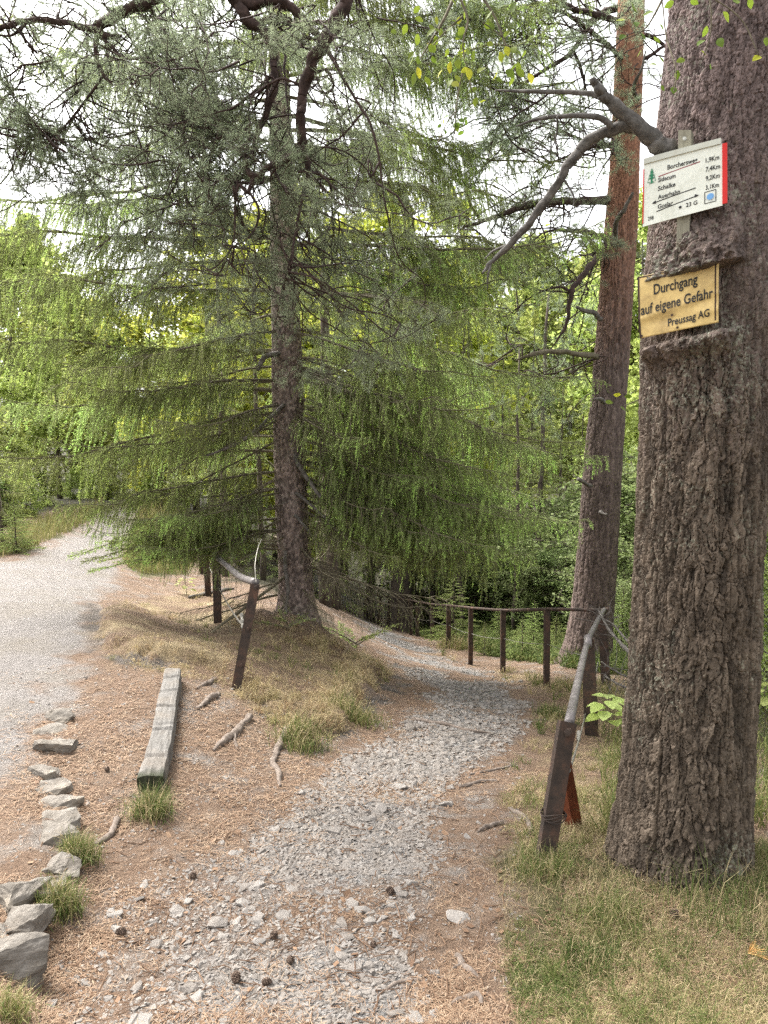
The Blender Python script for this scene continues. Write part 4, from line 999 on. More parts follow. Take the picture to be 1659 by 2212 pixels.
def build_signs():
    M_white = sign_paint("white_sign_paint", (.74, .76, .68), (.40, .40, .30)); M_red = plain("red_sign_paint", (.58, .025, .02), .45, 0, .15)
    M_ink = plain("black_ink", (.022, .022, .022), .6); M_dred = plain("dark_red_ink", (.26, .03, .05), .6); M_gink = plain("green_ink", (.03, .22, .11), .6)
    M_blue = plain("blue_ink", (.16, .36, .66), .6); M_yel = sign_paint("yellow_sign_paint", (.62, .45, .18), (.28, .18, .08), .5, .4, .25)
    M_rustk = plain("rusty_black", (.05, .03, .022), .7, 0, .4); M_alu = plain("dull_zinc", (.42, .42, .38), .5, .3, .2)
    q = N("grey_batten", .85); g = q.geo(); gr = q.noise(1.0, q.mapping((80, 80, 6), g), 5, .7)
    M_bat = q.done(q.ramp(gr, [(.3, (.15, .14, .10)), (.7, (.31, .29, .225))]), q.bump(gr, .5, .004))
    c0 = PINE_AXIS(2.3); n = SIGN_N
    tilt = 0.03
    # batten
    zc = np.array([c0[0], c0[1], 0])+np.array([n[0], n[1], 0])*.285; bz = Board([(1467, 284), (1495, 284), (1490, 543), (1463, 546)], zc, n)
    mb = MB(); mb.add(*bz.slab(0, 1, 0, 1, -.035, .018, None, 3, 12)); o = mb.build("batten", M_bat); o.location = tuple(bz.ctr)
    tag(o, "upright grey wooden batten nailed to the pine behind the white sign", "batten")
    mb = MB()
    for b in (.93, .075):
        mb.add(*bz.disc(.5, b, .017, .0195, 10)); mb.add(*bz.disc(.5, b, .010, .0215, 10))
    mb.build("screw", M_alu, o)
    # white trail sign
    wc = zc+np.array([n[0], n[1], 0])*.034; W = Board([(1391, 352), (1571, 304), (1571, 438), (1388, 487)], wc, n)
    bow = lambda a, b: .004*np.sin(np.asarray(a)*3.1)-.003*np.cos(np.asarray(b)*2.5)
    sg = empty("trail_sign", W.ctr); tag(sg, "white trail sign with hand lettered distances and a red right edge, on the batten", "sign")
    mb = MB(); mb.add(*W.slab(0.0, .945, -.02, .97, -.004, 0, bow, 14, 10)); mb.build("board", M_white, sg)
    mb = MB(); mb.add(*W.slab(0, .93, .97, 1.06, -.016, .006, bow, 14, 2)); mb.build("folded_top_edge", sign_paint("sign_edge", (.52, .53, .46)), sg)
    mb = MB(); mb.add(*W.slab(.945, 1.0, .0, .965, -.0035, .003, bow, 2, 8)); mb.build("red_edge", M_red, sg)
    mb = MB(); mb.add(*W.slab(-.006, .008, .03, .90, -.003, .0022, bow, 2, 8)); mb.build("red_edge", M_red, sg)
    mb = MB(); E = .0014
    T = lambda *a, **k: MB().add(*W.text(*a, out=E, warp=bow, **k)).build('lettering', M_ink, sg)
    sl = .0
    T("Borchersweg", .30, .785, .072, width=.36)
    T("Sidecum", .185, .625, .070, width=.215); T("Schalke", .185, .49, .070, width=.215); T("Auerhahn", .185, .355, .068, width=.27); T("Goslar", .185, .20, .070, width=.185)
    T("1,9Km", .755, .735, .072, width=.155); T("7,4Km", .755, .59, .072, width=.165); T("9,2Km", .755, .445, .072, width=.16); T("3,1Km", .755, .300, .070, width=.15)
    T("23 G", .525, .105, .066, width=.135); T("298", .065, .055, .058, width=.07)
    mb.add(*W.stroke([(.13, .315), (.64, .375)], .016, E, warp=bow)); mb.add(*W.stroke([(.17, .165), (.66, .245)], .016, E, warp=bow))
    for x, y, sx in ((.13, .315, 1), (.66, .245, -1)):
        V = np.array([(x-.02*sx, y-.002), (x+.03*sx, y+.034), (x+.03*sx, y-.022)]); mb.add(W.at(V[:, 0], V[:, 1], E+.0004+bow(V[:, 0], V[:, 1])), np.array([[0, 1, 2]]))
    mb.add(*W.disc(.46, .128, .022, E+.003, 14))
    mb.add(*W.stroke([(.745, .08), (.872, .08), (.872, .265), (.745, .265), (.745, .08)], .011, E, warp=bow))
    mb.build("arrow", M_ink, sg)
    mb = MB(); mb.add(*W.stroke([(.19, .715), (.69, .775)], .014, E, warp=bow)); mb.build("underline", M_dred, sg)
    mb = MB(); mb.add(*W.disc(.81, .172, .052, E+.0025, 24)); mb.build("blue_dot", M_blue, sg)
    mb = MB(); cx = .105                                             # small fir tree emblem
    for k, (b0, hw, hh) in enumerate(((.80, .017, .06), (.755, .028, .06), (.71, .038, .06))):
        V = np.array([(cx-hw, b0), (cx+hw, b0), (cx, b0+hh)]); mb.add(W.at(V[:, 0], V[:, 1], E+.0003*k+bow(V[:, 0], V[:, 1])), np.array([[0, 1, 2]]))
    mb.add(*W.stroke([(cx, .64), (cx, .71)], .03, E, warp=bow))
    for a in ((cx-.052, .665, cx-.005, .87), (cx+.052, .665, cx+.005, .87), (cx-.052, .665, cx+.052, .665), (cx-.035, .64, cx+.035, .64)): mb.add(*W.stroke([(a[0], a[1]), (a[2], a[3])], .007, E, warp=bow))
    mb.build("emblem", M_gink, sg)
    # yellow sign
    yc = np.array([c0[0], c0[1], 0])+np.array([n[0], n[1], 0])*.302; Yb = Board([(1377, 598), (1553, 562), (1552, 696), (1381, 731)], yc, n)
    def dent(a, b):
        a, b = np.asarray(a, float), np.asarray(b, float)
        return .007*fbm(a*3.2, b*2.6, seed=55)+.004*np.exp(-((b-.30-.18*a)/.05)**2)-.006*np.exp(-((b-.22)/.09)**2)*np.sin(a*5)
    ys = empty("warning_sign", Yb.ctr); tag(ys, "dented yellow metal sign with black raised lettering, gripped by the bark", "sign")
    mb = MB(); mb.add(*Yb.slab(0, 1, 0, 1, -.003, 0, dent, 60, 46)); mb.build("plate", M_yel, ys, True)
    mb = MB()
    for pts in ([(.012, .0), (.012, 1)], [(.012, .985), (.985, .985)], [(.962, .99), (.962, .04)]):
        a, b = np.array(pts[0], float), np.array(pts[1], float)
        mb.add(*Yb.stroke([a+(b-a)*f for f in np.linspace(0, 1, 30)], .022 if pts[0][0] != .012 or pts[1][0] != .012 else .03, .0012, warp=dent))
    mb.build("border", M_rustk, ys)
    T = lambda *a, **k: MB().add(*Yb.text(*a, out=.0032, warp=dent, bold=.014, **k)).build('lettering', M_ink, ys)
    T("Durchgang", .205, .66, .165, width=.545, slant=.06); T("auf eigene Gefahr", .035, .365, .165, width=.90, slant=.06); T("Preussag AG", .375, .10, .125, width=.52, slant=.05)
    mb = MB()
    for a, b in ((.50, .93), (.50, .045), (.035, .03), (.43, .27)): mb.add(*Yb.disc(a, b, .022, .006+float(dent(a, b)), 10))
    mb.build("nail", M_rustk, ys)
build_signs()

# ------------------------------------------------------------------ railings
def steel(name, stops, rough=.7, metal=.25):
    q = N(name, rough); g = q.geo(); n1 = q.noise(11, g, 6, .7); q.b.inputs['Metallic'].default_value = metal
    return q.done(q.ramp(n1, stops), q.bump(q.noise(120, g, 4, .7), .35, .002))
M_iron = steel("rusty_iron", [(.3, (.028, .023, .020)), (.5, (.058, .041, .032)), (.7, (.115, .062, .042))])
M_redrust = steel("red_rust", [(.3, (.09, .025, .013)), (.6, (.20, .058, .027)), (.8, (.26, .09, .04))])
M_pipe = steel("grey_pipe", [(.3, (.08, .068, .064)), (.55, (.145, .13, .125)), (.75, (.22, .20, .19))], .5, .4)
M_wire = plain("galvanised_wire", (.16, .15, .13), .5, .5)
def channel(p0, p1, wdir, W=.07, D=.035, t=.009):
    """iron channel: web of width W with two flanges of depth D, from p0 to p1"""
    p0, p1 = np.array(p0, float), np.array(p1, float); T = p1-p0; T /= np.linalg.norm(T)
    x = np.array(wdir, float); x -= T*(x@T); x /= np.linalg.norm(x); y = np.cross(T, x)
    pr = [(-W/2, 0), (W/2, 0), (W/2, D), (W/2-t, D), (W/2-t, t), (-W/2+t, t), (-W/2+t, D), (-W/2, D)]
    V = [p+x*a+y*b for p in (p0, p1) for a, b in pr]; n = 8
    F4 = [(i, (i+1) % n, n+(i+1) % n, n+i) for i in range(n)]
    caps = [(0, 5, 4, 1), (1, 4, 3, 2), (0, 7, 6, 5)]
    F4 += [tuple(n+k for k in reversed(c)) for c in caps]+caps
    return np.array(V), np.array(F4)
def pipe(pts, r, n=10): p = catmull(np.array(pts), 6); return tubes(p, np.full(len(p), r), n)
def bolt(c, n, r=.014):
    c, n = np.array(c, float), np.array(n, float); n /= np.linalg.norm(n)
    return tubes(np.array([c-n*.004, c+n*.012, c+n*.013]), np.array([r, r, r*.55]), 6)
def sag(a, b, s, k=8):
    t = np.linspace(0, 1, k)[:, None]; return a+(b-a)*t-np.array([0, 0, 1])*s*4*t*(1-t)
def build_railings():
    # right railing along the stony path
    far = [(1182, 1316, 1483, 8.7), (1087, 1318, 1453, 10.2), (1017, 1313, 1437, 11.5), (969, 1308, 1400, 13.2), (934, 1305, 1382, 15), (902, 1300, 1380, 16.4), (888, 1297, 1372, 17.5), (860, 1293, 1362, 19.4), (838, 1290, 1356, 21), (818, 1288, 1348, 22.8), (802, 1284, 1342, 24.6), (787, 1282, 1338, 26.0)]
    c_b, c_t = P(1309, 1490, 8.3), P(1300, 1318, 8.3); m_b, m_t = P(1277, 1590, 6.45), P(1268, 1380, 6.45)
    n_b, n_t = P(1180, 1865, 3.3), P(1229, 1560, 3.52)
    root = empty("railing", c_b); tag(root, "rusty iron railing with pipe handrail along the right side of the stony path", "railing"); off = c_b
    def part(name, mb, m, sm=False): o = mb.build(name, m, root, sm); o.location = tuple(-off); return o
    def post(b, t, W=.07, D=.035, w=(1, .15, 0), m=M_iron):
        mb = MB(); b = np.array(b); b = b-(np.array(t)-b)*.15; mb.add(*channel(b, t, w, W, D)); return part("post", mb, m)
    tops = []
    for u, vt, vb, Y in far:
        b, t = P(u, vb, Y), P(u+(1 if Y < 20 else 4), vt, Y); post(b, t, .07 if Y < 12 else .08, .045); tops.append(t)
    post(c_b, c_t, .10, .05, (1, -.4, 0)); post(m_b, m_t, .115, .05, (1, -.5, 0))
    pn = post(n_b, n_t, .085, .045, (1, .12, -.1))
    dn = np.array([-.25, -.95, .2]); mb = MB(); cc = n_b+(n_t-n_b)*.93; mb.add(*bolt(cc+np.array([0.0, -.012, 0]), dn, .016)); mb.add(*bolt(cc+np.array([0.002, -.008, 0]), dn, .022)); part("bolt", mb, M_iron)
    mb = MB(); wr = n_b+(n_t-n_b)*.33
    for k in range(4):
        a = np.linspace(0, 6.4, 18); mb.add(*tubes(wr+np.stack([np.cos(a)*.062, np.sin(a)*.05+.01, (k-1.5)*.008+.012*np.cos(a*2+k)], -1), np.full(18, .0035), 5))
    part("wire_binding", mb, M_iron)
    mb = MB(); mb.add(*pipe([c_t+np.array([.06, 0, .02]), c_t, tops[0], tops[1], tops[2]], .020)); mb.add(*pipe(tops[2:], .022, 6)); part("handrail", mb, M_iron, True)
    mb = MB(); mb.add(*pipe([c_t+np.array([.02, -.02, .01]), P(1285, 1352, 7.3), P(1268, 1390, 6.4), P(1250, 1465, 4.9), n_t+np.array([.005, .02, -.02])], .026, 12)); o = part("handrail", mb, M_pipe, True); o['label'] = "bare grey pipe running down to the leaning end post"
    for k, (a, b) in enumerate((((1270, 1388), 6.38),)):
        mb = MB(); c = P(1270, 1386, 6.4); mb.add(*tubes(np.array([c+np.array([.012, .05, .025]), c, c-np.array([.012, .05, .025])]), np.full(3, .036), 10)); part("clamp", mb, M_pipe, True)
    br_t, br_b = n_b+(n_t-n_b)*.70+np.array([.03, .06, 0]), P(1256, 1792, 3.75)
    mb = MB(); mb.add(*channel(br_b-np.array([0, 0, .08]), br_t, (1, .7, 0), .065, .06)); part("brace", mb, M_redrust)
    mb = MB(); lo = [n_b+(n_t-n_b)*.62+np.array([.05, .03, 0]), P(1263, 1548, 6.35), P(1292, 1430, 8.1)]
    rod = np.concatenate([sag(lo[0], lo[1], .02), sag(lo[1], lo[2], .05)[1:]]); mb.add(*tubes(rod, np.full(len(rod), .006), 5))
    k = P(1250, 1590, 5.6); mb.add(*tubes(np.array([k-[.01, .04, .02], k+[.01, .04, .02]]), np.full(2, .015), 6))
    part("wire", mb, M_wire)
    mb = MB(); low = [P(1290, 1420, 8.2)]+[P(u, vt+(vb-vt)*.45, Y) for u, vt, vb, Y in far]
    for a, b in zip(low[:-1], low[1:]): mb.add(*tubes(sag(a, b, .025), np.full(8, .004), 4))
    part("wire", mb, M_wire)
    # left railing on the mound
    p1b, p1t = P(509, 1492, 5.8), P(551, 1262, 5.95); p2b, p2t = P(471, 1352, 9.0), P(467, 1203, 9.0); p3b, p3t = P(450, 1288, 12), P(445, 1178, 12); p4b, p4t = P(438, 1260, 15), P(434, 1165, 15)
    root = empty("railing", p1b); tag(root, "short railing on the dry mound with a bent grey pipe and a leaning front post", "railing"); off = p1b
    q1 = post(p1b, p1t, .075, .04, (1, .1, 0)); post(p2b, p2t, .10, .05, (1, .3, 0)); post(p3b, p3t, .10, .05, (1, .3, 0)); post(p4b, p4t, .11, .05)
    q1['label'] = "leaning brown front post with bolts"
    for f in (.97, .24, .58):
        mb = MB(); c = p1b+(p1t-p1b)*f; mb.add(*bolt(c+np.array([.01, -.01, 0]), (-.1, -1, .1), .016)); part("bolt", mb, M_iron)
    mb = MB(); mb.add(*pipe([p1t+np.array([0, .03, .01]), P(520, 1246, 6.8), P(490, 1222, 8.0), P(467, 1202, 8.95), P(459, 1186, 10), p3t, p4t], .032, 12)); part("handrail", mb, M_pipe, True)
    mb = MB(); c = P(466, 1202, 8.95); mb.add(*tubes(np.array([c+[.02, -.06, -.02], c, c+[-.02, .06, .02]]), np.full(3, .046), 10)); part("clamp", mb, M_pipe, True)
    mb = MB(); w1 = p1b+(p1t-p1b)*.55+np.array([0, .02, 0]); pts = [w1, P(500, 1318, 7.0), P(472, 1268, 8.95), P(452, 1225, 11.9)]
    pp = catmull(np.array(pts), 6); mb.add(*tubes(pp, np.full(len(pp), .007), 5))
    ch = catmull(np.array([w1, w1+[-.05, .12, -.01], w1+[-.10, .3, .07]]), 8); mb.add(*tubes(ch, .014+.008*np.sin(np.arange(len(ch))*2.2), 6))
    pp = catmull(np.array([P(553, 1258, 5.95), P(551, 1220, 6.1), P(557, 1185, 6.3), P(565, 1165, 6.5)]), 6); mb.add(*tubes(pp, np.full(len(pp), .0035), 5))
    part("wire", mb, M_wire)
    # chain link fence beyond the pine
    a0 = P(1655, 1500, 6.2); zb = height(a0[0], a0[1])[0]; ztop = P(1655, 1140, 6.2)[2]
    root = empty("wire_fence", (a0[0], a0[1], zb)); tag(root, "chain link fence with a slim post seen behind the right edge of the sign pine", "fence")
    x0, x1 = a0[0]-.75, a0[0]+2.4; y0, y1 = 6.45, 5.6; nx = 60; H = ztop-zb; cell = .06; mb = MB(); L = []
    nz = int(H/cell)
    for i in range(nx):
        for sg_ in (1, -1):
            k = np.arange(nz+1); s = (i+.5+.5*sg_*(2*(k % 2)-1))/nx
            L.append(np.stack([x0+(x1-x0)*s, y0+(y1-y0)*s+.004*sg_, zb+k*cell], -1))
    mb.add(*tubes(np.array(L), np.full((len(L), nz+1), .0022), 3)); mb.build("mesh", M_wire, root).location = (-a0[0], -a0[1], -zb)
    for s in (.02, .99):
        mb = MB(); b = np.array([x0+(x1-x0)*s, y0+(y1-y0)*s, zb-.2]); mb.add(*tubes(np.array([b, b+[0, 0, H+.35]]), np.full(2, .022), 10)); mb.build("post", M_iron, root).location = (-a0[0], -a0[1], -zb)
build_railings()
# ------------------------------------------------------------------ spruce branches
def spruce_branch(seed, L, kind='full', dn=250, nl=.026, nw=.0062, step=.058, hang=.92):
    """one bough along +X with hanging twigs. kind: full, tip (bare near the trunk), bare (no needles), flat (young, not hanging)"""
    rg = np.random.default_rng(seed); K = 16; s = np.linspace(0, 1, K)
    dr = rg.uniform(.7, 1.2)
    z = L*(.05*s-.42*dr*s**2+.36*dr*s**3)+np.cumsum(rg.normal(size=K))*.012*L*s if kind != 'flat' else L*(.05*s-.16*s**2)
    y = L*.03*np.cumsum(rg.normal(size=K))*s*.6
    main = np.stack([s*L, y, z], -1)
    sec = []; sl = []; ss = []; n2 = int(L/step)
    gate = rg.random(9)
    for i in range(n2):
        f = .10+.89*(i+rg.random())/n2
        for sd_ in (1, -1):
            if rg.random() < (.08+.55*(np.interp(f, np.linspace(0, 1, 9), gate) < .30) if kind != 'bare' else .55): continue
            l2 = (1.02*(1-f)*min(1, f*2.6)+.14)*rg.uniform(.55, 1.05)*min(1.0, L/3.2)
            if kind == 'flat': l2 *= .8
            k = f*(K-1); k0 = min(int(k), K-2); o = main[k0]+(main[k0+1]-main[k0])*(k-k0)
            an = math.radians(rg.uniform(38, 62)); d = np.array([math.cos(an), sd_*math.sin(an), rg.normal()*.15])
            t = np.linspace(0, 1, 7)[:, None]
            dp = rg.uniform(.25, .75)*hang if kind != 'flat' else rg.uniform(.05, .3)
            p = o+d*l2*t*(1-.25*dp*t)+np.array([0, 0, -1])*l2*dp*t**2+np.array([.15, 0, 0])*l2*t**2+np.cumsum(rg.normal(size=(7, 3))*.012*l2, 0)*t
            sec.append(p); sl.append(l2); ss.append(f)
    ter = []; tl = []; hang0 = hang; tip_of = []
    for p, l2, f in zip(sec, sl, ss):
        lushy = rg.random() < (.10+.35*(f > .8))
        hang = hang0*rg.uniform(.3, 1.3)
        if kind == 'bare' and rg.random() < .4: continue
        n3 = max(2, int(l2/.055))
        for i in range(n3):
            if rg.random() < .12: continue
            g = .12+.88*(i+rg.random())/n3; k = g*6; k0 = min(int(k), 5); o = p[k0]+(p[k0+1]-p[k0])*(k-k0)
            T = p[k0+1]-p[k0]; T /= np.linalg.norm(T)
            sd_ = np.cross(T, [0, 0, 1]); sd_ /= np.linalg.norm(sd_)+1e-9; sg_ = 1 if i % 2 else -1
            if kind == 'flat':
                l3 = l2*.42*(1-g*.6)*rg.uniform(.6, 1.1); d = T*.7+sd_*sg_*.7; hz = .12
            else:
                l3 = (rg.uniform(.10, .42) if rg.random() < .75 else rg.uniform(.3, .62))*hang*min(1, .45+l2)*(1-.35*g); d = T*.45+sd_*sg_*.4*rg.random()+np.array([0, 0, -.55*hang]); hz = .55*hang
            t = np.linspace(0, 1, 5)[:, None]; d = d/np.linalg.norm(d)
            q = o+d*l3*t+np.array([0, 0, -1])*l3*hz*t**1.6*(1-.1*t)+np.cumsum(rg.normal(size=(5, 3))*.02*l3, 0)
            ter.append(q); tl.append(l3); tip_of.append(lushy)
    sec, ter = np.array(sec), np.array(ter); ss = np.array(ss)
    mb = MB()
    mb.add(*tubes(main, np.linspace(.008+.0048*L, .003, K), 6), 0)
    mb.add(*tubes(sec, np.outer(np.minimum(.0025+.0045*np.array(sl), .008), np.linspace(1, .35, 7)), 3), 0)
    mb.add(*tubes(ter, np.tile(np.linspace(.0024, .0013, 5), (len(ter), 1)), 3), 0)
    if kind == 'bare':
        V, F, t, tw = needles(ter, dn*.08, nl, nw, .6, rg, .5, 1); mb.add(V, F, 1, .45)
    else:
        base = {'full': .0, 'tip': .35, 'flat': 0}[kind]
        live = rg.random(len(ter)) > base*.8
        fresh = rg.random(len(ter)) < .25
        lush = np.array(tip_of)
        V, F, t, tw = needles(ter[live], dn, nl, nw, .62, rg, .04, 1.0)
        fr = fresh[live][tw]
        lu = lush[live][tw]
        tint = np.where((fr & (t > .72)) | (lu & (t > .35)), .74+.22*rg.random(len(t)), .10+.46*rg.random(len(t)))
        mb.add(V, F, 1, np.repeat(tint, 3))
        sv = sec[ss > base]
        V, F, t, tw = needles(sv, dn*.8, nl, nw, .62, rg, .3, 1); mb.add(V, F, 1, np.repeat(np.where(t > .85, .8, .2+.35*rg.random(len(t))), 3))
        V, F, t, tw = needles(main[None], dn*1.2, nl*1.1, nw, .6, rg, .55, 1); mb.add(V, F, 1, np.repeat(.2+.35*rg.random(len(t)), 3))
    return mb
def branch_mesh(name, *a, **k): return spruce_branch(*a, **k).build(name, [M_twig, M_needle], link=False)

def build_big_spruce():
    b = P(640, 1330, 9.5); x0, y0 = b[0], b[1]; zb = height(x0, y0)[0]
    rows = [(641, 1322, .50), (640, 1290, .455), (636, 1200, .43), (630, 1100, .42), (625, 950, .40), (620, 800, .385), (618, 700, .36), (614, 600, .34), (610, 450, .30), (606, 300, .27), (602, 100, .24), (600, 0, .22)]
    ax = [(x0, y0, zb-.3, .27)]
    for u, v, d in rows:
        p = P(u, v, 9.5); ax.append((p[0], p[1], max(p[2], zb), d/2))
    ax += [(ax[-1][0], y0, 11.0, .07), (ax[-1][0], y0, 15.0, .015)]
    ax = np.array(ax); ax = ax[np.argsort(ax[:, 2])]
    root = empty("spruce_tree", (x0, y0, zb)); tag(root, "large drooping spruce standing on the mound between the road and the stony path", "tree")
    zs = np.concatenate([np.linspace(zb-.3, 7.6, 620), np.linspace(7.7, 15, 40)])
    V, F, t = trunk_arrays(ax, 150, zs, spruce_scales(.036, .009), 5, flare=.12)
    mk("trunk", V-np.array([x0, y0, zb]), [F], M_bark_spruce, root, attrs={'tint': t}, smooth=True)
    A = lambda z: np.array([np.interp(z, ax[:, 2], ax[:, 0])-x0, np.interp(z, ax[:, 2], ax[:, 1])-y0, z-zb])
    rg = np.random.default_rng(12)
    full = [branch_mesh("branch", 300+i, L, 'full') for i, L in enumerate((3.9, 3.4, 4.2, 3.0, 3.6, 3.2))]
    tip = [branch_mesh("branch", 320+i, L, 'tip') for i, L in enumerate((3.3, 3.8))]
    bare = [branch_mesh("branch", 340+i, L, 'bare') for i, L in enumerate((2.4, 2.9, 1.8))]
    flat = [branch_mesh("branch", 360, 2.9, 'flat', dn=330)]
    n = [0]
    def put(me, z, az, sc=1.0, pitch=0.0, roll=0.0):
        a = math.radians(az); p = A(z)+np.array([math.cos(a), math.sin(a), 0])*.10
        meshobj("branch", me, root, p, (roll, -math.radians(pitch), a), sc); n[0] += 1
    CAMAZ = -83
    def clash(az, half): return abs((az-CAMAZ+180) % 360-180) < half
    # leading limbs that can be told one by one in the photograph
    for z, az, me, sc, pt in ((4.25, 183, full[2], 1.12, 2), (4.95, 176, full[0], 1.15, 3), (2.85, 188, full[2], 1.05, 4), (2.1, 196, full[0], .95, -4), (3.6, 205, full[2], 1.0, 0),
                              (1.35, 208, full[1], .80, 2), (1.9, 214, tip[1], .75, 0), (2.5, 222, full[3], .95, 0), (3.1, 232, full[1], .85, -4),
                              (3.4, -12, full[0], 1.0, -10), (2.8, -22, tip[1], 1.0, -14), (2.3, -6, full[1], 1.0, -14), (1.8, -28, tip[0], .95, -16), (3.9, -30, full[3], 1.05, -6), (2.6, -48, tip[0], .75, -10), (4.4, -18, full[2], .9, -6), (4.9, -40, full[1], .9, -4), (1.65, -20, tip[0], .95, -16), (1.5, -34, tip[1], .8, -14), (1.8, -46, tip[0], .68, -12), (1.25, -8, full[3], .95, -15), (1.95, 3, full[1], .95, -13), (1.5, 13, full[0], .9, -11), (1.1, -24, full[3], .9, -13), (2.1, -60, tip[0], .55, -10), (2.7, -14, full[2], .95, -16), (5.5, -12, full[0], .95, -4), (6.1, -32, full[4], .95, -6), (6.6, 4, full[2], .85, -6), (7.2, -20, full[1], .95, -8), (7.7, -2, full[5], .9, -8), (5.9, 14, full[3], 1.0, -4), (5.2, -50, full[5], .8, -6), (6.8, -46, full[3], .8, -8), (1.35, -40, full[3], .8, -14), (1.9, -26, full[4], .9, -18), (1.0, -4, tip[0], .95, -15), (.9, -48, tip[1], .55, -8), (3.1, -36, full[4], .85, -12), (2.3, -30, full[5], .95, -15), (.6, 222, tip[0], .62, 0), (.9, 200, tip[1], .62, 2), (1.1, 230, tip[0], .6, -4), (2.2, 240, tip[0], .7, -6),
                              (.35, 205, flat[0], .82, 4), (.4, 192, flat[0], .80, 3), (.6, 212, flat[0], .85, 2), (.75, 200, flat[0], .9, -2), (.9, 207, full[3], .72, -4), (1.15, 222, full[5], .7, -4), (.75, 205, full[4], .66, 0)):
        put(me, z, az, sc, pt, rg.normal()*.08)
    z = 1.6; k = 0
    while z < 9.5:
        az = (k*137.5+rg.uniform(-18, 18)) % 360; k += 1
        gap = 40 if z < 3.4 else 24 if z < 4.6 else 0
        if not clash(az, gap) and not (20 < az < 160 and rg.random() < .35):
            L = 1.02-max(0, z-4.5)*.075
            back = 20 < az < 160
            me = (full if (back or rg.random() < .6 or z > 4.2) else tip)[int(rg.integers(6 if (back or z > 4.2) else 2))]
            put(me, z, az, L*rg.uniform(.85, 1.08), rg.uniform(-8, 6)-max(0, 2.6-z)*4, rg.normal()*.1)
        z += .195
    # bare inner branches low on the trunk
    for k in range(64):
        z = rg.uniform(-.42, 2.9); az = rg.uniform(-75, 250)
        if clash(az, 22): continue
        put(bare[int(rg.integers(3))], z, az, rg.uniform(.55, 1.05), rg.uniform(-24, 4), rg.normal()*.4)
    off = np.array([x0, y0, zb])
    # traced dead snags on the trunk
    for rows in ([(636, 985, 9.25, 10), (652, 1015, 9.1, 9), (672, 1045, 9.0, 9), (692, 1075, 8.9, 8)], [(640, 1065, 9.25, 7), (668, 1088, 9.1, 6), (700, 1115, 9.0, 6), (712, 1128, 8.95, 5)], [(638, 1112, 9.25, 7), (660, 1140, 9.1, 6), (690, 1180, 9.0, 5), (697, 1190, 8.95, 4)],
                 [(612, 875, 9.3, 9), (580, 905, 9.0, 8), (535, 945, 8.8, 7), (490, 968, 8.7, 6), (445, 985, 8.6, 4)], [(618, 1190, 9.2, 8), (616, 1225, 9.12, 9), (622, 1265, 9.1, 8), (618, 1320, 9.1, 7), (620, 1345, 9.05, 5)], [(600, 765, 9.3, 12), (578, 768, 9.0, 11), (560, 790, 8.9, 10), (557, 800, 8.85, 7)]):
        mb = MB(); limb(rows, mb, 7, .15, int(rows[0][0])); o = mb.build("dead_branch", M_dead, root, True); o.location = tuple(-off)
    return n[0]
NB = build_big_spruce()

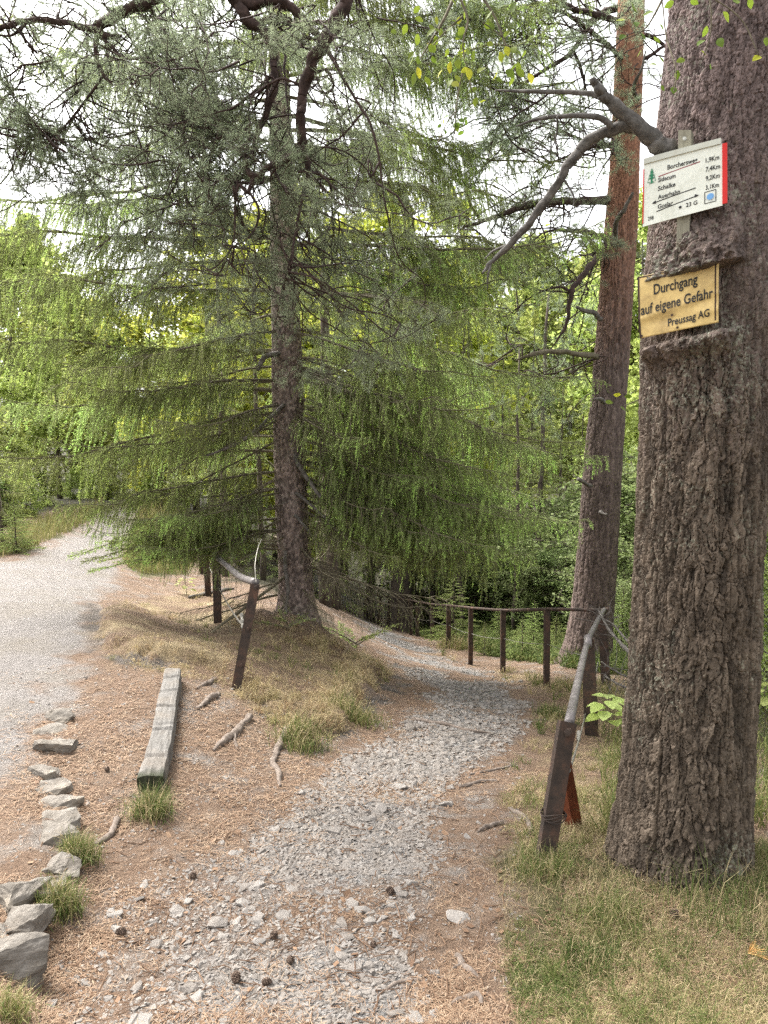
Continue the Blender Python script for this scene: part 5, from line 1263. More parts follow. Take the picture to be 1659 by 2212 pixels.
# ------------------------------------------------------------------ slim pine behind the railing
def build_mid_pine():
    b = P(1268, 1440, 10.5); x0, y0 = b[0], b[1]; zb = height(x0, y0)[0]
    rows = [(1266, 1435, 118), (1275, 1360, 100), (1282, 1300, 95), (1293, 1150, 88), (1302, 1000, 84), (1315, 850, 76), (1330, 650, 72), (1342, 480, 68), (1350, 350, 60), (1356, 200, 58), (1362, 50, 55), (1364, 0, 54), (1372, -250, 48)]
    ax = [(x0, y0, zb-.4, .45)]
    for u, v, wd in rows:
        p = P(u, v, 10.5); ax.append((p[0], p[1], max(p[2], zb), wd/2/FPX*10.5*.97))
    ax += [(ax[-1][0]+.5, y0+.4, 14.0, .10), (ax[-1][0]+.6, y0+.6, 17.0, .02)]
    ax = np.array(ax); ax = ax[np.argsort(ax[:, 2])]
    root = empty("pine_tree", (x0, y0, zb)); tag(root, "tall slender pine with orange upper bark growing behind the railing", "tree")
    off = np.array([x0, y0, zb])
    def bark(TH, Z, R, s):
        d, t = pine_plates(.055, .14, .017, .005)(TH, Z, R, s); k = sstep(4.5, 6.8, Z); return d*(1-.75*k), t
    zs = np.concatenate([np.linspace(zb-.3, 9.4, 760), np.linspace(9.6, 17, 30)])
    V, F, t = trunk_arrays(ax, 190, zs, bark, 33, flare=.10)
    o = mk("trunk", V-off, [F], M_bark_mid, root, attrs={'tint': t}, smooth=True)
    rg = np.random.default_rng(90)
    def br(lines, n, box, s0, s1, label=None, mat=None):
        mb = MB(); ap = []
        for i, r in enumerate(lines): p, q = limb(r, mb, 8, .14, i+int(r[0][0])); ap.append(p)
        o = mb.build("branch", mat or M_bough, root, True); o.location = tuple(-off)
        if label: o['label'] = label
        if n:
            ap = np.concatenate(ap); mbw, mbn = MB(), MB(); pos = []; dr = []; sz = []; cw = []
            for _ in range(n):
                q = P(rg.uniform(box[0], box[1]), rg.uniform(box[2], box[3]), rg.uniform(9.0, 12.2)); pos.append(q)
                d = rg.normal(size=3); d[2] = d[2]*.4-.1; d[0] -= .5; dr.append(d/np.linalg.norm(d)); sz.append(rg.uniform(s0, s1))
                a = ap[np.argmin(np.linalg.norm(ap-q, axis=1)+rg.random(len(ap))*.4)]
                cw.append(catmull(np.array([a, a+(q-a)*.4+rg.normal(size=3)*.15, a+(q-a)*.75+rg.normal(size=3)*.15, q]), 4))
            mbw.add(*tubes(np.array(cw), np.tile(np.linspace(.011, .005, 13), (n, 1)), 4)); put_sprays(mbw, mbn, pos, dr, sz, rg)
            mbw.build("twig", M_bough, o, True); mbn.build("foliage", M_pneedle, o)
    br([[(1312, 435, 10.4, 17), (1260, 434, 10.2, 16), (1200, 434, 10, 15), (1140, 445, 9.8, 13), (1085, 462, 9.7, 10), (1035, 480, 9.6, 8), (1000, 492, 9.6, 5)], [(1038, 478, 9.6, 6), (1015, 440, 9.6, 4), (1012, 405, 9.6, 4), (1035, 392, 9.6, 3)], [(1015, 487, 9.6, 5), (1030, 500, 9.7, 4), (1065, 530, 9.7, 2)]], 18, (980, 1270, 390, 560), .8, 1.3, "long reddish branch reaching left")
    br([[(1312, 520, 10.4, 11), (1300, 510, 10.2, 11), (1250, 498, 10, 9), (1200, 498, 9.8, 6), (1165, 505, 9.7, 3)]], 7, (1120, 1300, 490, 600), .7, 1.1)
    br([[(1310, 525, 10.3, 13), (1290, 555, 10, 12), (1262, 592, 9.8, 12), (1236, 628, 9.7, 11), (1230, 665, 9.7, 9), (1222, 705, 9.7, 7), (1200, 740, 9.7, 3)], [(1232, 630, 9.7, 7), (1205, 620, 9.7, 5), (1150, 640, 9.7, 3), (1100, 680, 9.7, 2)]], 14, (1080, 1290, 590, 780), .7, 1.2)
    br([[(1300, 690, 10.3, 10), (1280, 676, 10.2, 10), (1246, 664, 10, 7)]], 0, None, 0, 0, None, M_dead)
    br([[(1292, 772, 10.2, 12), (1250, 764, 9.9, 11), (1200, 760, 9.7, 10), (1150, 766, 9.5, 8), (1115, 778, 9.5, 4)]], 8, (1060, 1290, 740, 860), .7, 1.1, "mossy curved branch arching left", M_twig)
    br([[(1345, 130, 10.4, 9), (1310, 95, 10.2, 9), (1265, 60, 10, 8), (1215, 25, 9.8, 7), (1150, 0, 9.7, 6), (1100, -25, 9.6, 4)]], 16, (1050, 1330, -30, 200), .8, 1.4)
    br([[(1350, 15, 10.5, 14), (1310, 25, 10.6, 13), (1280, 45, 10.6, 12), (1262, 72, 10.6, 11), (1230, 118, 10.6, 9), (1170, 155, 10.6, 7), (1120, 190, 10.6, 6), (1075, 235, 10.6, 3)], [(1240, 110, 10.6, 6), (1258, 160, 10.6, 5), (1262, 190, 10.6, 4), (1250, 220, 10.6, 2)]], 34, (1020, 1330, 20, 320), .8, 1.4)
    br([[(1345, 50, 10.4, 12), (1300, 35, 10.2, 12), (1240, 20, 10, 10), (1185, -5, 9.8, 9), (1130, -40, 9.7, 6)]], 14, (1020, 1320, -60, 120), .8, 1.4)
    br([[(1340, 325, 10.4, 9), (1300, 312, 10.3, 8), (1250, 330, 10.2, 6), (1190, 350, 10.1, 3)]], 24, (1040, 1330, 230, 420), .8, 1.4)
    br([[(1378, 130, 10.5, 8), (1410, 118, 10.5, 7), (1440, 95, 10.5, 5)], [(1378, 68, 10.5, 10), (1410, 80, 10.6, 8), (1450, 110, 10.6, 5)]], 6, (1380, 1460, 60, 200), .7, 1.0)
    br([[(1330, 515, 10.2, 10), (1332, 480, 9.9, 10), (1350, 450, 9.7, 8), (1368, 415, 9.6, 5)]], 0, None, 0, 0, None, M_dead)
    br([[(1378, 215, 10.3, 8), (1370, 190, 10.1, 7), (1385, 150, 9.9, 5), (1395, 110, 9.9, 3)]], 0, None, 0, 0, None, M_dead)
    br([[(1275, 1050, 10.2, 8), (1262, 1042, 10, 8), (1250, 1035, 9.9, 9)]], 0, None, 0, 0, None, M_dead)
    br([[(1305, 870, 10.1, 10), (1296, 862, 9.8, 8), (1285, 862, 9.7, 4)]], 0, None, 0, 0, None, M_dead)
    br([[(1300, 1108, 10.2, 9), (1296, 1106, 10.0, 7), (1312, 1112, 9.85, 4)]], 0, None, 0, 0, None, M_dead)
build_mid_pine()

# ------------------------------------------------------------------ forest behind: a few crowns, many trees
def bg_spruce_mesh(seed, H, R, low=.05, dn=44, young=False):
    """trunk mesh and crown mesh of a background spruce of height H"""
    rg = np.random.default_rng(seed); tr = MB()
    zs = np.linspace(-.3, H, 14); tr.add(*tubes(np.stack([0*zs, 0*zs, zs], -1), .012*H*(1-zs/H*.96)+.01, 9))
    var = [spruce_branch(seed*10+i, 2.2, 'flat' if young else 'full' if i else 'tip', dn=dn, nl=.052, nw=.013, step=.10 if young else .16, hang=.8).arrays() for i in range(3)]
    cr = MB(); z = low*H; k = 0
    while z < H*.98:
        f = (1-z/H); L = R*(f**.8)*rg.uniform(.7, 1.1)+.12; a = k*2.4+rg.normal()*.3; k += 1
        V, F, M, A_ = var[int(rg.integers(3))]; s = L/2.2; p = rg.uniform(-.3, .12) if not young else rg.uniform(-.02, .28)
        c, sn = math.cos(a), math.sin(a); X = V*s; x = X[:, 0]*math.cos(p)-X[:, 2]*math.sin(p); zz = X[:, 0]*math.sin(p)+X[:, 2]*math.cos(p)
        W = np.stack([x*c-X[:, 1]*sn, x*sn+X[:, 1]*c, zz+z], -1)
        o = 0
        for f_ in F:
            m = M[o:o+len(f_)]; o += len(f_)
            cr.V.append(W) if False else None
        cr.V.append(W); cr.A.append(A_); off = 0
        for f_ in F: cr.F.append(f_+cr.n); cr.M.append(M[off:off+len(f_)]); off += len(f_)
        cr.n += len(W); z += H*(.0115 if not young else .0085)*(1+.3*rg.random())
    return tr.build("trunk", M_bark_bg, link=False, smooth=True), cr.build("crown", [M_twig, M_needle], link=False)
def leafy_mesh(seed, H, R, nleaf, ls, mat, zlow=.2, stems=1, squash=1.0):
    rg = np.random.default_rng(seed); wood = MB(); tw = []
    for s in range(stems):
        a0 = rg.uniform(0, 6.3); K = 10; t = np.linspace(0, 1, K)
        st = np.stack([np.cumsum(rg.normal(size=K))*.025*H*t+math.cos(a0)*(.3*R*t*(stems > 1)), np.cumsum(rg.normal(size=K))*.025*H*t+math.sin(a0)*(.3*R*t*(stems > 1)), t*H*.96-.2], -1)
        wood.add(*tubes(st, np.linspace(.011*H/stems**.5, .003, K)+.004, 7))
        for i in range(int(26/stems**.5)):
            f = rg.uniform(zlow, .98); k = f*(K-1); k0 = min(int(k), K-2); o = st[k0]+(st[k0+1]-st[k0])*(k-k0)
            a = rg.uniform(0, 6.3); l = R*rg.uniform(.5, 1.05)*(math.sin(min(1, (f-zlow*.6)/(1-zlow*.6))*math.pi*.86+.3)**.7+.05)
            d = np.array([math.cos(a), math.sin(a), rg.uniform(.15, .9)*squash]); d /= np.linalg.norm(d); tt = np.linspace(0, 1, 6)[:, None]
            p = o+d*l*tt+np.array([0, 0, -.22])*l*tt**2+np.cumsum(rg.normal(size=(6, 3))*.05*l, 0)*tt
            wood.add(*tubes(p, np.linspace(.004*H*.5+.004, .003, 6), 4))
            for j in range(9):
                g = rg.uniform(.2, 1); kk = g*5; q0 = min(int(kk), 4); oo = p[q0]+(p[q0+1]-p[q0])*(kk-q0)
                d2 = d*.5+rg.normal(size=3)*.6; d2[2] *= .6; d2 /= np.linalg.norm(d2); l2 = l*rg.uniform(.18, .42)+.1
                tw.append(oo+d2*l2*np.linspace(0, 1, 4)[:, None]+np.array([0, 0, -.12])*l2*np.linspace(0, 1, 4)[:, None]**2)
    tw = np.array(tw); wood.add(*tubes(tw, np.tile(np.linspace(.006, .002, 4), (len(tw), 1)), 3))
    m = nleaf; i = rg.integers(len(tw), size=m); g = rg.random(m)*3; k = np.minimum(g.astype(int), 2); p = tw[i, k]+(tw[i, k+1]-tw[i, k])*(g-k)[:, None]+rg.normal(size=(m, 3))*ls*.9
    d = rg.normal(size=(m, 3)); d[:, 2] = d[:, 2]*.5-.25; d /= np.linalg.norm(d, axis=1, keepdims=True)
    nrm = rg.normal(size=(m, 3))*.6+np.array([0, 0, 1]); s = np.cross(d, nrm); s /= np.linalg.norm(s, axis=1, keepdims=True)+1e-9; up = np.cross(s, d)
    l = ls*rg.uniform(.7, 1.3, m)[:, None]; wd = l*.36
    V = np.stack([p, p+d*l*.5+s*wd+up*l*.08, p+d*l, p+d*l*.5-s*wd+up*l*.08], 1).reshape(-1, 3)
    tn = np.clip(.5+.3*rg.normal(size=m)+.25*hash01(i)-.12, 0, 1)
    lf = mk("crown", V, [np.arange(m*4).reshape(-1, 4)[:, [0, 1, 2]], np.arange(m*4).reshape(-1, 4)[:, [0, 2, 3]]], mat, attrs={'tint': np.repeat(tn, 4)}, link=False)
    return wood.build("trunk", M_bark_bg, link=False, smooth=True), lf
def plant(name, meshes, Hm, u, Y, vtop, label, cat="tree", group=None, wide=1.0, rz=None, parts=("trunk", "crown"), base=None, rg=np.random.default_rng(3)):
    x = P(u, 900, Y)[0]; zb = height(x, Y)[0] if base is None else base; zt = P(u, vtop, Y)[2]
    s = (zt-zb)/Hm; r = empty(name, (x, Y, zb-.05), rg.uniform(0, 6.3) if rz is None else rz); tag(r, label, cat, group)
    for nm, me in zip(parts, meshes): meshobj(nm, me, r, (0, 0, 0), (0, 0, 0), (s*wide, s*wide, s))
    return r
def build_forest():
    SA, SB, SC = bg_spruce_mesh(3, 10, 2.6), bg_spruce_mesh(4, 10, 2.0, .02), bg_spruce_mesh(5, 10, 3.4, .0)
    DA, DB, DC = leafy_mesh(1, 10, 3.4, 15000, .17, M_leaf), leafy_mesh(2, 10, 2.7, 13000, .15, M_leaf), leafy_mesh(6, 10, 3.0, 15000, .16, M_leaf, .1, 3)
    YA, YB = leafy_mesh(7, 10, 3.2, 15000, .16, M_leaf_y), leafy_mesh(8, 10, 2.8, 13000, .15, M_leaf_y, .12, 2)
    BA, BB = leafy_mesh(9, 3, 1.5, 9000, .085, M_leaf_d, .04, 5), leafy_mesh(10, 3, 1.3, 8000, .08, M_leaf, .04, 5)
    YS = bg_spruce_mesh(14, 4, 2.0, .0, 120, True)
    BC = leafy_mesh(15, 3, 1.4, 14000, .060, M_leaf_m, .03, 6)
    g1 = "pale broadleaf trees along the wide road"
    for u, Y, vt, me, wd in ((20, 26, 500, DA, 1), (120, 30, 560, DB, 1.1), (210, 37, 630, DA, 1), (-70, 22, 430, DB, 1), (85, 44, 440, DC, 1), (260, 48, 690, DB, 1), (330, 56, 720, DA, 1.1), (170, 60, 580, DC, 1), (400, 44, 640, DC, 1), (20, 50, 520, DA, 1.2), (140, 38, 800, DC, 1.5), (230, 46, 830, DC, 1.5), (60, 44, 780, DC, 1.5), (330, 50, 850, DC, 1.5)):
        plant("broadleaf_tree", me, 10, u, Y, vt, "pale green broadleaf tree beside the wide road at the left", "tree", g1, wd)
    for u, Y, vt, me in ((-5, 17.5, 985, BB), (45, 20, 1000, BB), (0, 21, 930, BB), (85, 25, 1010, BB), (120, 31, 1040, BB), (-60, 17, 1000, BA), (120, 36, 1000, BB), (180, 40, 1010, BB), (240, 44, 1030, BB), (300, 44, 1020, BB), (345, 36, 1020, BB), (380, 30, 1020, BB), (150, 30, 1005, BB), (190, 32, 990, BB), (225, 33, 1010, BB), (262, 34, 1000, BB), (300, 33, 1010, BB), (335, 32, 990, BB)):
        plant("shrub", me, 3, u, Y, vt, "light green shrub on the far left verge of the wide road", "shrub", "shrubs along the left road verge", 1.1)
    plant("spruce_tree", SC, 10, -12, 13.5, 800, "dark spruce cut off by the left picture edge beside the road", "tree", None, .8)
    plant("spruce_tree", YS, 4, 18, 13.2, 1070, "low dark spruce at the foot of the left edge spruce", "tree", None, 1.0)
    g2 = "yellow green sunlit trees behind the large spruce"
    for u, Y, vt, me, wd in ((510, 21, 345, YA, 1), (690, 22, 300, YB, 1.0), (800, 25, 330, YA, 1), (900, 28, 470, YB, 1.1), (590, 30, 430, YA, 1.1), (420, 33, 560, YB, 1.0), (740, 34, 430, YA, 1.2), (660, 27, 560, YB, 1.2), (530, 26, 640, YA, 1.1)):
        plant("broadleaf_tree", me, 10, u, Y, vt, "yellow green sunlit broadleaf tree glowing behind the large spruce", "tree", g2, wd)
    g3 = "dark spruces in the wood behind the large spruce"
    for u, Y, vt, me, wd in ((470, 16, 950, SA, .9), (560, 18, 930, SB, 1), (730, 19, 960, SA, .9), (800, 23, 900, SB, 1), (940, 24, 900, SC, .8), (380, 22, 960, SB, .9), (640, 23, 900, SA, 1)):
        plant("spruce_tree", me, 10, u, Y, vt, "dark spruce in the wood just behind the large spruce", "tree", g3, wd)
    g4 = "spruces in the valley right of the path"
    for u, Y, vt, me, wd in ((1010, 25, 640, SB, 1), (1085, 22, 760, SA, .9), (1150, 27, 700, SC, .8), (1215, 24, 830, SB, 1), (1060, 34, 600, SA, 1), (1260, 32, 850, SA, .9), (1390, 25, 880, SB, 1), (1330, 19, 1010, SC, .7)):
        plant("spruce_tree", me, 10, u, Y, vt, "spruce in the valley between the stony path and the slender pine", "tree", g4, wd)
    g5 = "broadleaf trees in the valley at the right"
    for u, Y, vt, me, wd in ((1130, 40, 470, DB, 1), (1230, 44, 540, DA, 1), (1060, 48, 520, DC, 1), (1180, 58, 600, DA, 1), (1300, 50, 560, DB, 1), (1390, 30, 330, DB, .8), (1340, 36, 470, DC, .9), (1430, 22, 560, DA, .8), (990, 52, 560, DA, 1), (1500, 30, 430, DB, 1), (1590, 27, 480, DA, 1), (1700, 24, 420, DC, 1), (1830, 26, 400, DB, 1)):
        plant("broadleaf_tree", me, 10, u, Y, vt, "broadleaf tree in the valley near the slender pine", "tree", g5, wd)
    for u, Y, vt, me in ((1365, 13, 1130, BC), (1400, 15, 1010, BC), (1330, 16, 1120, BC), (1190, 17, 1180, BC), (1240, 20, 1130, BC), (1130, 19, 1150, BC), (1450, 16, 950, BC), (1420, 11.5, 1230, BC), (1080, 24, 1150, BC), (1010, 26, 1130, BC), (960, 26, 1100, BC), (1040, 21, 1130, BC), (1110, 23, 1080, BC), (1170, 22, 1100, BC), (1225, 17, 1170, BC), (1290, 22, 1050, BC), (900, 30, 1080, BC), (1380, 18, 1000, BC)):
        plant("shrub", me, 3, u, Y, vt, "leafy green shrub in the undergrowth behind the slender pine", "shrub", "shrubs behind the slender pine", 1.25)
    for u, Y, vt, me in ((1690, 9, 900, BB), (1680, 7.6, 1190, BB), (1740, 11, 760, BB), (1660, 12, 1000, BA)):
        plant("shrub", me, 3, u, Y, vt, "bright shrub showing past the right edge of the sign pine", "shrub", "shrubs at the right picture edge", .9)
    for u, Y, vt, wd, lab in ((985, 13.9, 1232, .95, "bushy young spruce standing behind the railing at the path bend"), (1140, 11.9, 1325, .95, "low young spruce behind the railing left of the slender pine"), (1055, 12.6, 1335, .8, "small young spruce right of the bushy one at the path bend"), (1165, 13.5, 1290, .9, "taller young spruce in the shade between two railing posts"), (1215, 12.6, 1320, .9, "low young spruce tucked against the left side of the slender pine"),
                          (1362, 11.2, 1262, .7, "young spruce between the slender pine and the sign pine"), (1390, 9.8, 1390, .8, "small young spruce beside the railing corner"), (1085, 15, 1300, .9, "young spruce further back behind the railing")):
        plant("young_spruce", YS, 4, u, Y, vt, lab, "young tree", None, wd)
    # big dark trunk and thin trunks beside the far path
    rg = np.random.default_rng(2)
    for u, Y, wpx, vt, lab in ((868, 20.5, 46, 820, "thick dark trunk standing right of the far end of the stony path"),):
        x = P(u, 900, Y)[0]; zb = height(x, Y)[0]; zs = np.linspace(zb-.3, 4.5, 120); r = wpx/2/FPX*Y
        ax = [(x, Y, zb-.4, r*1.5), (x, Y, zb+.2, r*1.1), (x, Y, zb+2, r*.92), (x, Y, 4.5, .04)]
        V, F, t = trunk_arrays(ax, 60, zs, spruce_scales(.06, .012), 44, flare=.1); R0 = empty("spruce_tree", (x, Y, zb)); tag(R0, lab, "tree")
        mk("trunk", V-np.array([x, Y, zb]), [F], M_bark_bg, R0, smooth=True, attrs={'tint': t})
        me = SA[1]; meshobj("crown", me, R0, (0, 0, 1.2), (0, 0, .7), 1.25)
    for u, Y, wpx, vt in ((700, 14.5, 22, 1000), (712, 15, 26, 1100), (940, 21, 12, 900), (1005, 19, 10, 1000), (480, 15, 14, 900), (1120, 17, 10, 1000), (1175, 19, 14, 1000), (560, 15.5, 12, 950), (455, 18, 18, 900)):
        x = P(u, 900, Y)[0]; zb = height(x, Y)[0]; mb = MB(); h = rg.uniform(6, 9); zs = np.linspace(-.3, h, 10); r = wpx/2/FPX*Y
        mb.add(*tubes(np.stack([np.cumsum(rg.normal(size=10))*.03, np.cumsum(rg.normal(size=10))*.03, zs], -1), np.linspace(r*1.2, r*.35, 10), 8))
        R0 = empty("spruce_tree", (x, Y, zb)); tag(R0, "thin dark trunked spruce in the shade of the wood behind the railings", "tree", "thin trunks in the shaded wood")
        mb.build("trunk", M_bark_bg, R0, True); meshobj("crown", SB[1], R0, (0, 0, h*.3), (0, 0, u), .55)
    # hillside across the valley
    for k in range(64):
        u, Y = rg.uniform(820, 1640), rg.uniform(75, 150); x = P(u, 900, Y)[0]; zb = height(x, Y)[0]; h = rg.uniform(9, 15)
        me, lab, nm = ((SA, 1, "spruce_tree") if rg.random() < .6 else (DA, 1, "broadleaf_tree")); R0 = empty(nm, (x, Y, zb), rg.uniform(0, 6)); tag(R0, "distant tree on the hillside across the valley", "tree", "distant trees on the far hillside")
        for pn, m in zip(("trunk", "crown"), me): meshobj(pn, m, R0, (0, 0, 0), (0, 0, 0), h/10)
build_forest()

# ------------------------------------------------------------------ hanging leaf sprays close to the photographer
def leaf_outline(n=9):
    t = np.linspace(0, 1, n); wv = np.sin(t*math.pi)**.8*(1-.25*t)*.5
    return t, wv
def near_leaves(stems, leaves, label, seed, length=.036):
    """stems: traced rows; leaves: (u,v,Y, angle deg in the picture, size)"""
    rg = np.random.default_rng(seed); mb = MB(); wd = MB(); t, wv = leaf_outline(8)
    o0 = traced(stems[0])[0][0]
    for r in stems: limb(r, wd, 5, .1, 1)
    for (u, v, Y, ang, sz) in leaves:
        p = P(u, v, Y); a = math.radians(ang); d = np.array([math.cos(a), rg.normal()*.45, -math.sin(a)]); d /= np.linalg.norm(d)
        nrm = np.array([rg.normal()*.5, -.7+rg.normal()*.4, rg.normal()*.6+.3]); s = np.cross(d, nrm); s /= np.linalg.norm(s); up = np.cross(s, d); l = length*sz
        fold, curl = rg.uniform(.08, .28), rg.uniform(-.25, .25)
        mid = p+d*l*(t-.5)[:, None]+up*(curl*l*(t-.5)**2)[:, None]; L_ = mid+s*(wv*l*.74)[:, None]+up*(fold*wv*l)[:, None]; R_ = mid-s*(wv*l*.74)[:, None]+up*(fold*wv*l)[:, None]
        V = np.concatenate([mid, L_, R_]); k = np.arange(7)[:, None]
        mb.add(V, [np.concatenate([k, k+1, k+9, k+8], 1), np.concatenate([k+1, k, k+16, k+17], 1)], 0, float(np.clip(.5+.3*rg.normal(), 0, 1)))
        wd.add(*tubes(np.array([p-d*l*.5, p-d*l*.75+np.array([0, 0, .002])]), np.array([.0008, .0008]), 3))
    root = empty("leafy_twig", o0); tag(root, label, "leafy twig")
    wd.build("stem", M_twig, root, True).location = tuple(-o0); mb.build("leaves", M_leaf_near, root, True).location = tuple(-o0)
def build_near_leaves():
    rg = np.random.default_rng(17)
    Lf = []
    for cx, cy, sx, sy, n in ((905, 55, 40, 25, 7), (930, 110, 60, 30, 12), (985, 75, 45, 40, 10), (1010, 30, 60, 25, 7), (1000, 130, 45, 30, 9), (1090, 120, 30, 25, 6), (1110, 160, 40, 30, 9), (1070, 60, 40, 30, 6), (950, 170, 60, 20, 7), (1025, 205, 15, 15, 3)):
        for _ in range(n): Lf.append((cx+rg.normal()*sx*.6, cy+rg.normal()*sy*.6, 2.75+rg.normal()*.12, rg.uniform(20, 160), rg.uniform(.75, 1.15)))
    near_leaves([[(1010, -90, 2.8, 9), (985, -20, 2.78, 8), (960, 40, 2.75, 6), (930, 90, 2.75, 4), (900, 140, 2.75, 2)], [(985, -20, 2.78, 6), (1010, 40, 2.75, 5), (1000, 100, 2.72, 3), (1020, 200, 2.7, 2)], [(1000, -60, 2.8, 7), (1060, 20, 2.78, 5), (1090, 90, 2.75, 4), (1120, 170, 2.75, 2)], [(1000, 35, 2.75, 4), (960, 70, 2.74, 3), (920, 115, 2.72, 2)], [(1085, 80, 2.75, 3), (1060, 60, 2.75, 2), (1045, 50, 2.7, 2)]], Lf, "twig with many round green leaves hanging left of the slender pine's top", 4)
    Lf = [(958+rg.normal()*6, 250+i*11+rg.normal()*4, 3.0, rg.uniform(30, 150), rg.uniform(.55, .8)) for i in range(3)]+[(985+rg.normal()*16, 275+rg.normal()*12, 3.0, rg.uniform(20, 160), rg.uniform(.55, .8)) for i in range(9)]
    near_leaves([[(1000, 150, 3.0, 3), (990, 200, 3.0, 3), (985, 240, 3.0, 2.5), (982, 290, 3.0, 1.5)], [(985, 240, 3.0, 2), (965, 265, 3.0, 1.5), (945, 310, 3.0, 1)]], Lf, "small cluster of yellowish leaves at the tip of a thin hanging twig", 5)
    Lf = [(1568, 37, 2.5, 40, 1.1), (1522, 68, 2.5, 100, .9), (1514, 92, 2.5, 140, 1.0), (1556, 92, 2.5, 70, 1.0), (1520, 115, 2.5, 20, .7), (1635, 126, 2.45, 150, 1.0), (1655, 90, 2.45, 90, .8), (1534, 145, 2.5, 110, .7), (1470, 132, 2.5, 160, .9), (1464, 162, 2.5, 80, .8), (1455, 195, 2.5, 100, .9), (1432, 190, 2.5, 60, .6),
          (1410, 140, 2.6, 20, .8), (1420, 85, 2.6, 30, .9), (1390, 80, 2.6, 60, .8), (1375, 52, 2.6, 100, .9), (1380, 115, 2.6, 120, .7), (1345, 80, 2.6, 140, .9), (1340, 45, 2.6, 20, .9), (1400, 30, 2.6, 160, 1.0), (1430, 60, 2.6, 40, .8), (1370, 15, 2.6, 60, 1.1), (1620, 8, 2.5, 60, .9), (1590, 5, 2.5, 100, 1.0), (1500, 5, 2.5, 20, .8), (1445, 10, 2.5, 150, .9), (1428, 128, 2.6, 30, .8)]
    near_leaves([[(1480, -90, 2.6, 8), (1430, 0, 2.6, 5), (1395, 60, 2.6, 3), (1350, 85, 2.6, 2)], [(1430, 0, 2.6, 3), (1440, 80, 2.56, 3), (1460, 150, 2.5, 2), (1455, 205, 2.5, 1)], [(1480, -90, 2.6, 6), (1530, -10, 2.5, 3), (1535, 70, 2.5, 2.5), (1520, 120, 2.5, 1)], [(1530, -10, 2.5, 3), (1600, 40, 2.48, 2.5), (1640, 120, 2.45, 1)]], Lf, "sparse leafy twig hanging in front of the top of the sign pine", 6)
    Lf = [(1320+i*13+rg.normal()*4, 872+rg.normal()*8-((i % 2)*28), 7.5, rg.uniform(-20, 30), 1.6) for i in range(9)]
    near_leaves([[(1420, 830, 7.4, 4), (1385, 860, 7.5, 3), (1345, 878, 7.5, 2)]], Lf, "thin twig of pale leaves crossing the slender pine at mid height", 9, .05)
build_near_leaves()

# ------------------------------------------------------------------ roots, sticks, cones, small plants
def groundline(pts, up=0.0):
    a = np.array(pts, float); p = G(a[:, 0], a[:, 1]); p[:, 2] += up+ (a[:, 3] if a.shape[1] > 3 else 0); return p, a[:, 2]
def wood_piece(name, rows, label, cat, mat, seed=1, n=8, rise=.3):
    mb = MB(); o0 = None
    for r in rows:
        p, wpx = groundline(r); rad = wpx/2/FPX*p[:, 1]*1.02; p[:, 2] += rad*rise
        q = catmull(np.c_[p, rad], 6)
        if o0 is None: o0 = q[0, :3].copy()
        limb((q[:, :3]-o0, q[:, 3]), mb, n, .25, seed)
    o = mb.build(name, mat, None, True); o.location = tuple(o0); tag(o, label, cat); return o
M_root = bark_mat("root_bark", (.075, .058, .046), (.17, .135, .11), (.26, .22, .19), (24, 24, 24), .6)
wood_piece("tree_root", [[(538, 1552, 16), (520, 1570, 15), (500, 1590, 17), (480, 1605, 14), (462, 1622, 9)], [(505, 1585, 9), (508, 1605, 8), (512, 1620, 5)]], "forked grey root crossing the slope right of the weathered beam", "root", M_root, 1)
wood_piece("tree_root", [[(620, 1575, 12), (608, 1600, 14), (598, 1625, 15), (590, 1650, 14), (602, 1672, 12), (605, 1700, 8)]], "twisting upright root below the dry mound's tuft", "root", M_root, 2)
wood_piece("tree_root", [[(250, 1770, 16), (246, 1795, 14), (228, 1812, 15), (205, 1825, 10)]], "bent root lying between the kerb stones and the moss ended beam", "root", M_root, 3)
wood_piece("tree_root", [[(473, 1500, 13), (455, 1510, 14), (440, 1522, 12), (425, 1532, 8)]], "short root stub just left of the leaning post of the mound railing", "root", M_root, 4)
wood_piece("tree_root", [[(465, 1468, 9), (445, 1478, 10), (425, 1488, 7)]], "short root right of the far end of the weathered beam", "root", M_root, 5)
wood_piece("tree_root", [[(1110, 1655, 7), (1080, 1662, 8), (1050, 1668, 8), (1015, 1675, 5)]], "thin dark root on the right shoulder above the other root", "root", M_root, 7)
wood_piece("tree_root", [[(1075, 1688, 9), (1040, 1690, 10), (1010, 1697, 9), (990, 1702, 5)]], "knobbly root reaching the gravel's right edge", "root", M_root, 8)
wood_piece("dead_stick", [[(1085, 1780, 10), (1060, 1786, 11), (1042, 1792, 10), (1032, 1798, 6)]], "short dark broken stick on bare earth left of the near iron post", "stick", M_root, 9)
wood_piece("tree_root", [[(1100, 1750, 10), (1130, 1765, 12), (1145, 1790, 12), (1140, 1812, 8)]], "curved root half buried beside the foot of the near iron post", "root", M_root, 10)
wood_piece("tree_root", [[(985, 2065, 14), (1000, 2085, 15), (1018, 2100, 13), (1040, 2118, 8)], [(1000, 2085, 9), (985, 2090, 8), (975, 2098, 5)]], "gnarled root knot at the bottom right of the gravel", "root", M_root, 11)
wood_piece("tree_root", [[(975, 2170, 11), (1000, 2160, 14), (1030, 2150, 14), (1042, 2172, 10)]], "hooked root piece near the bottom edge of the picture", "root", M_root, 12)
wood_piece("dead_stick", [[(905, 2118, 9), (870, 2122, 10), (845, 2132, 9), (820, 2148, 6)]], "pale curved stick lying at the right side of the front gravel", "stick", M_root, 13)
wood_piece("dead_stick", [[(735, 2020+75, 5), (712, 2108, 5), (680, 2120, 5), (625, 2128, 3)]], "thin pale twig lying across the front gravel", "stick", M_dead, 14)
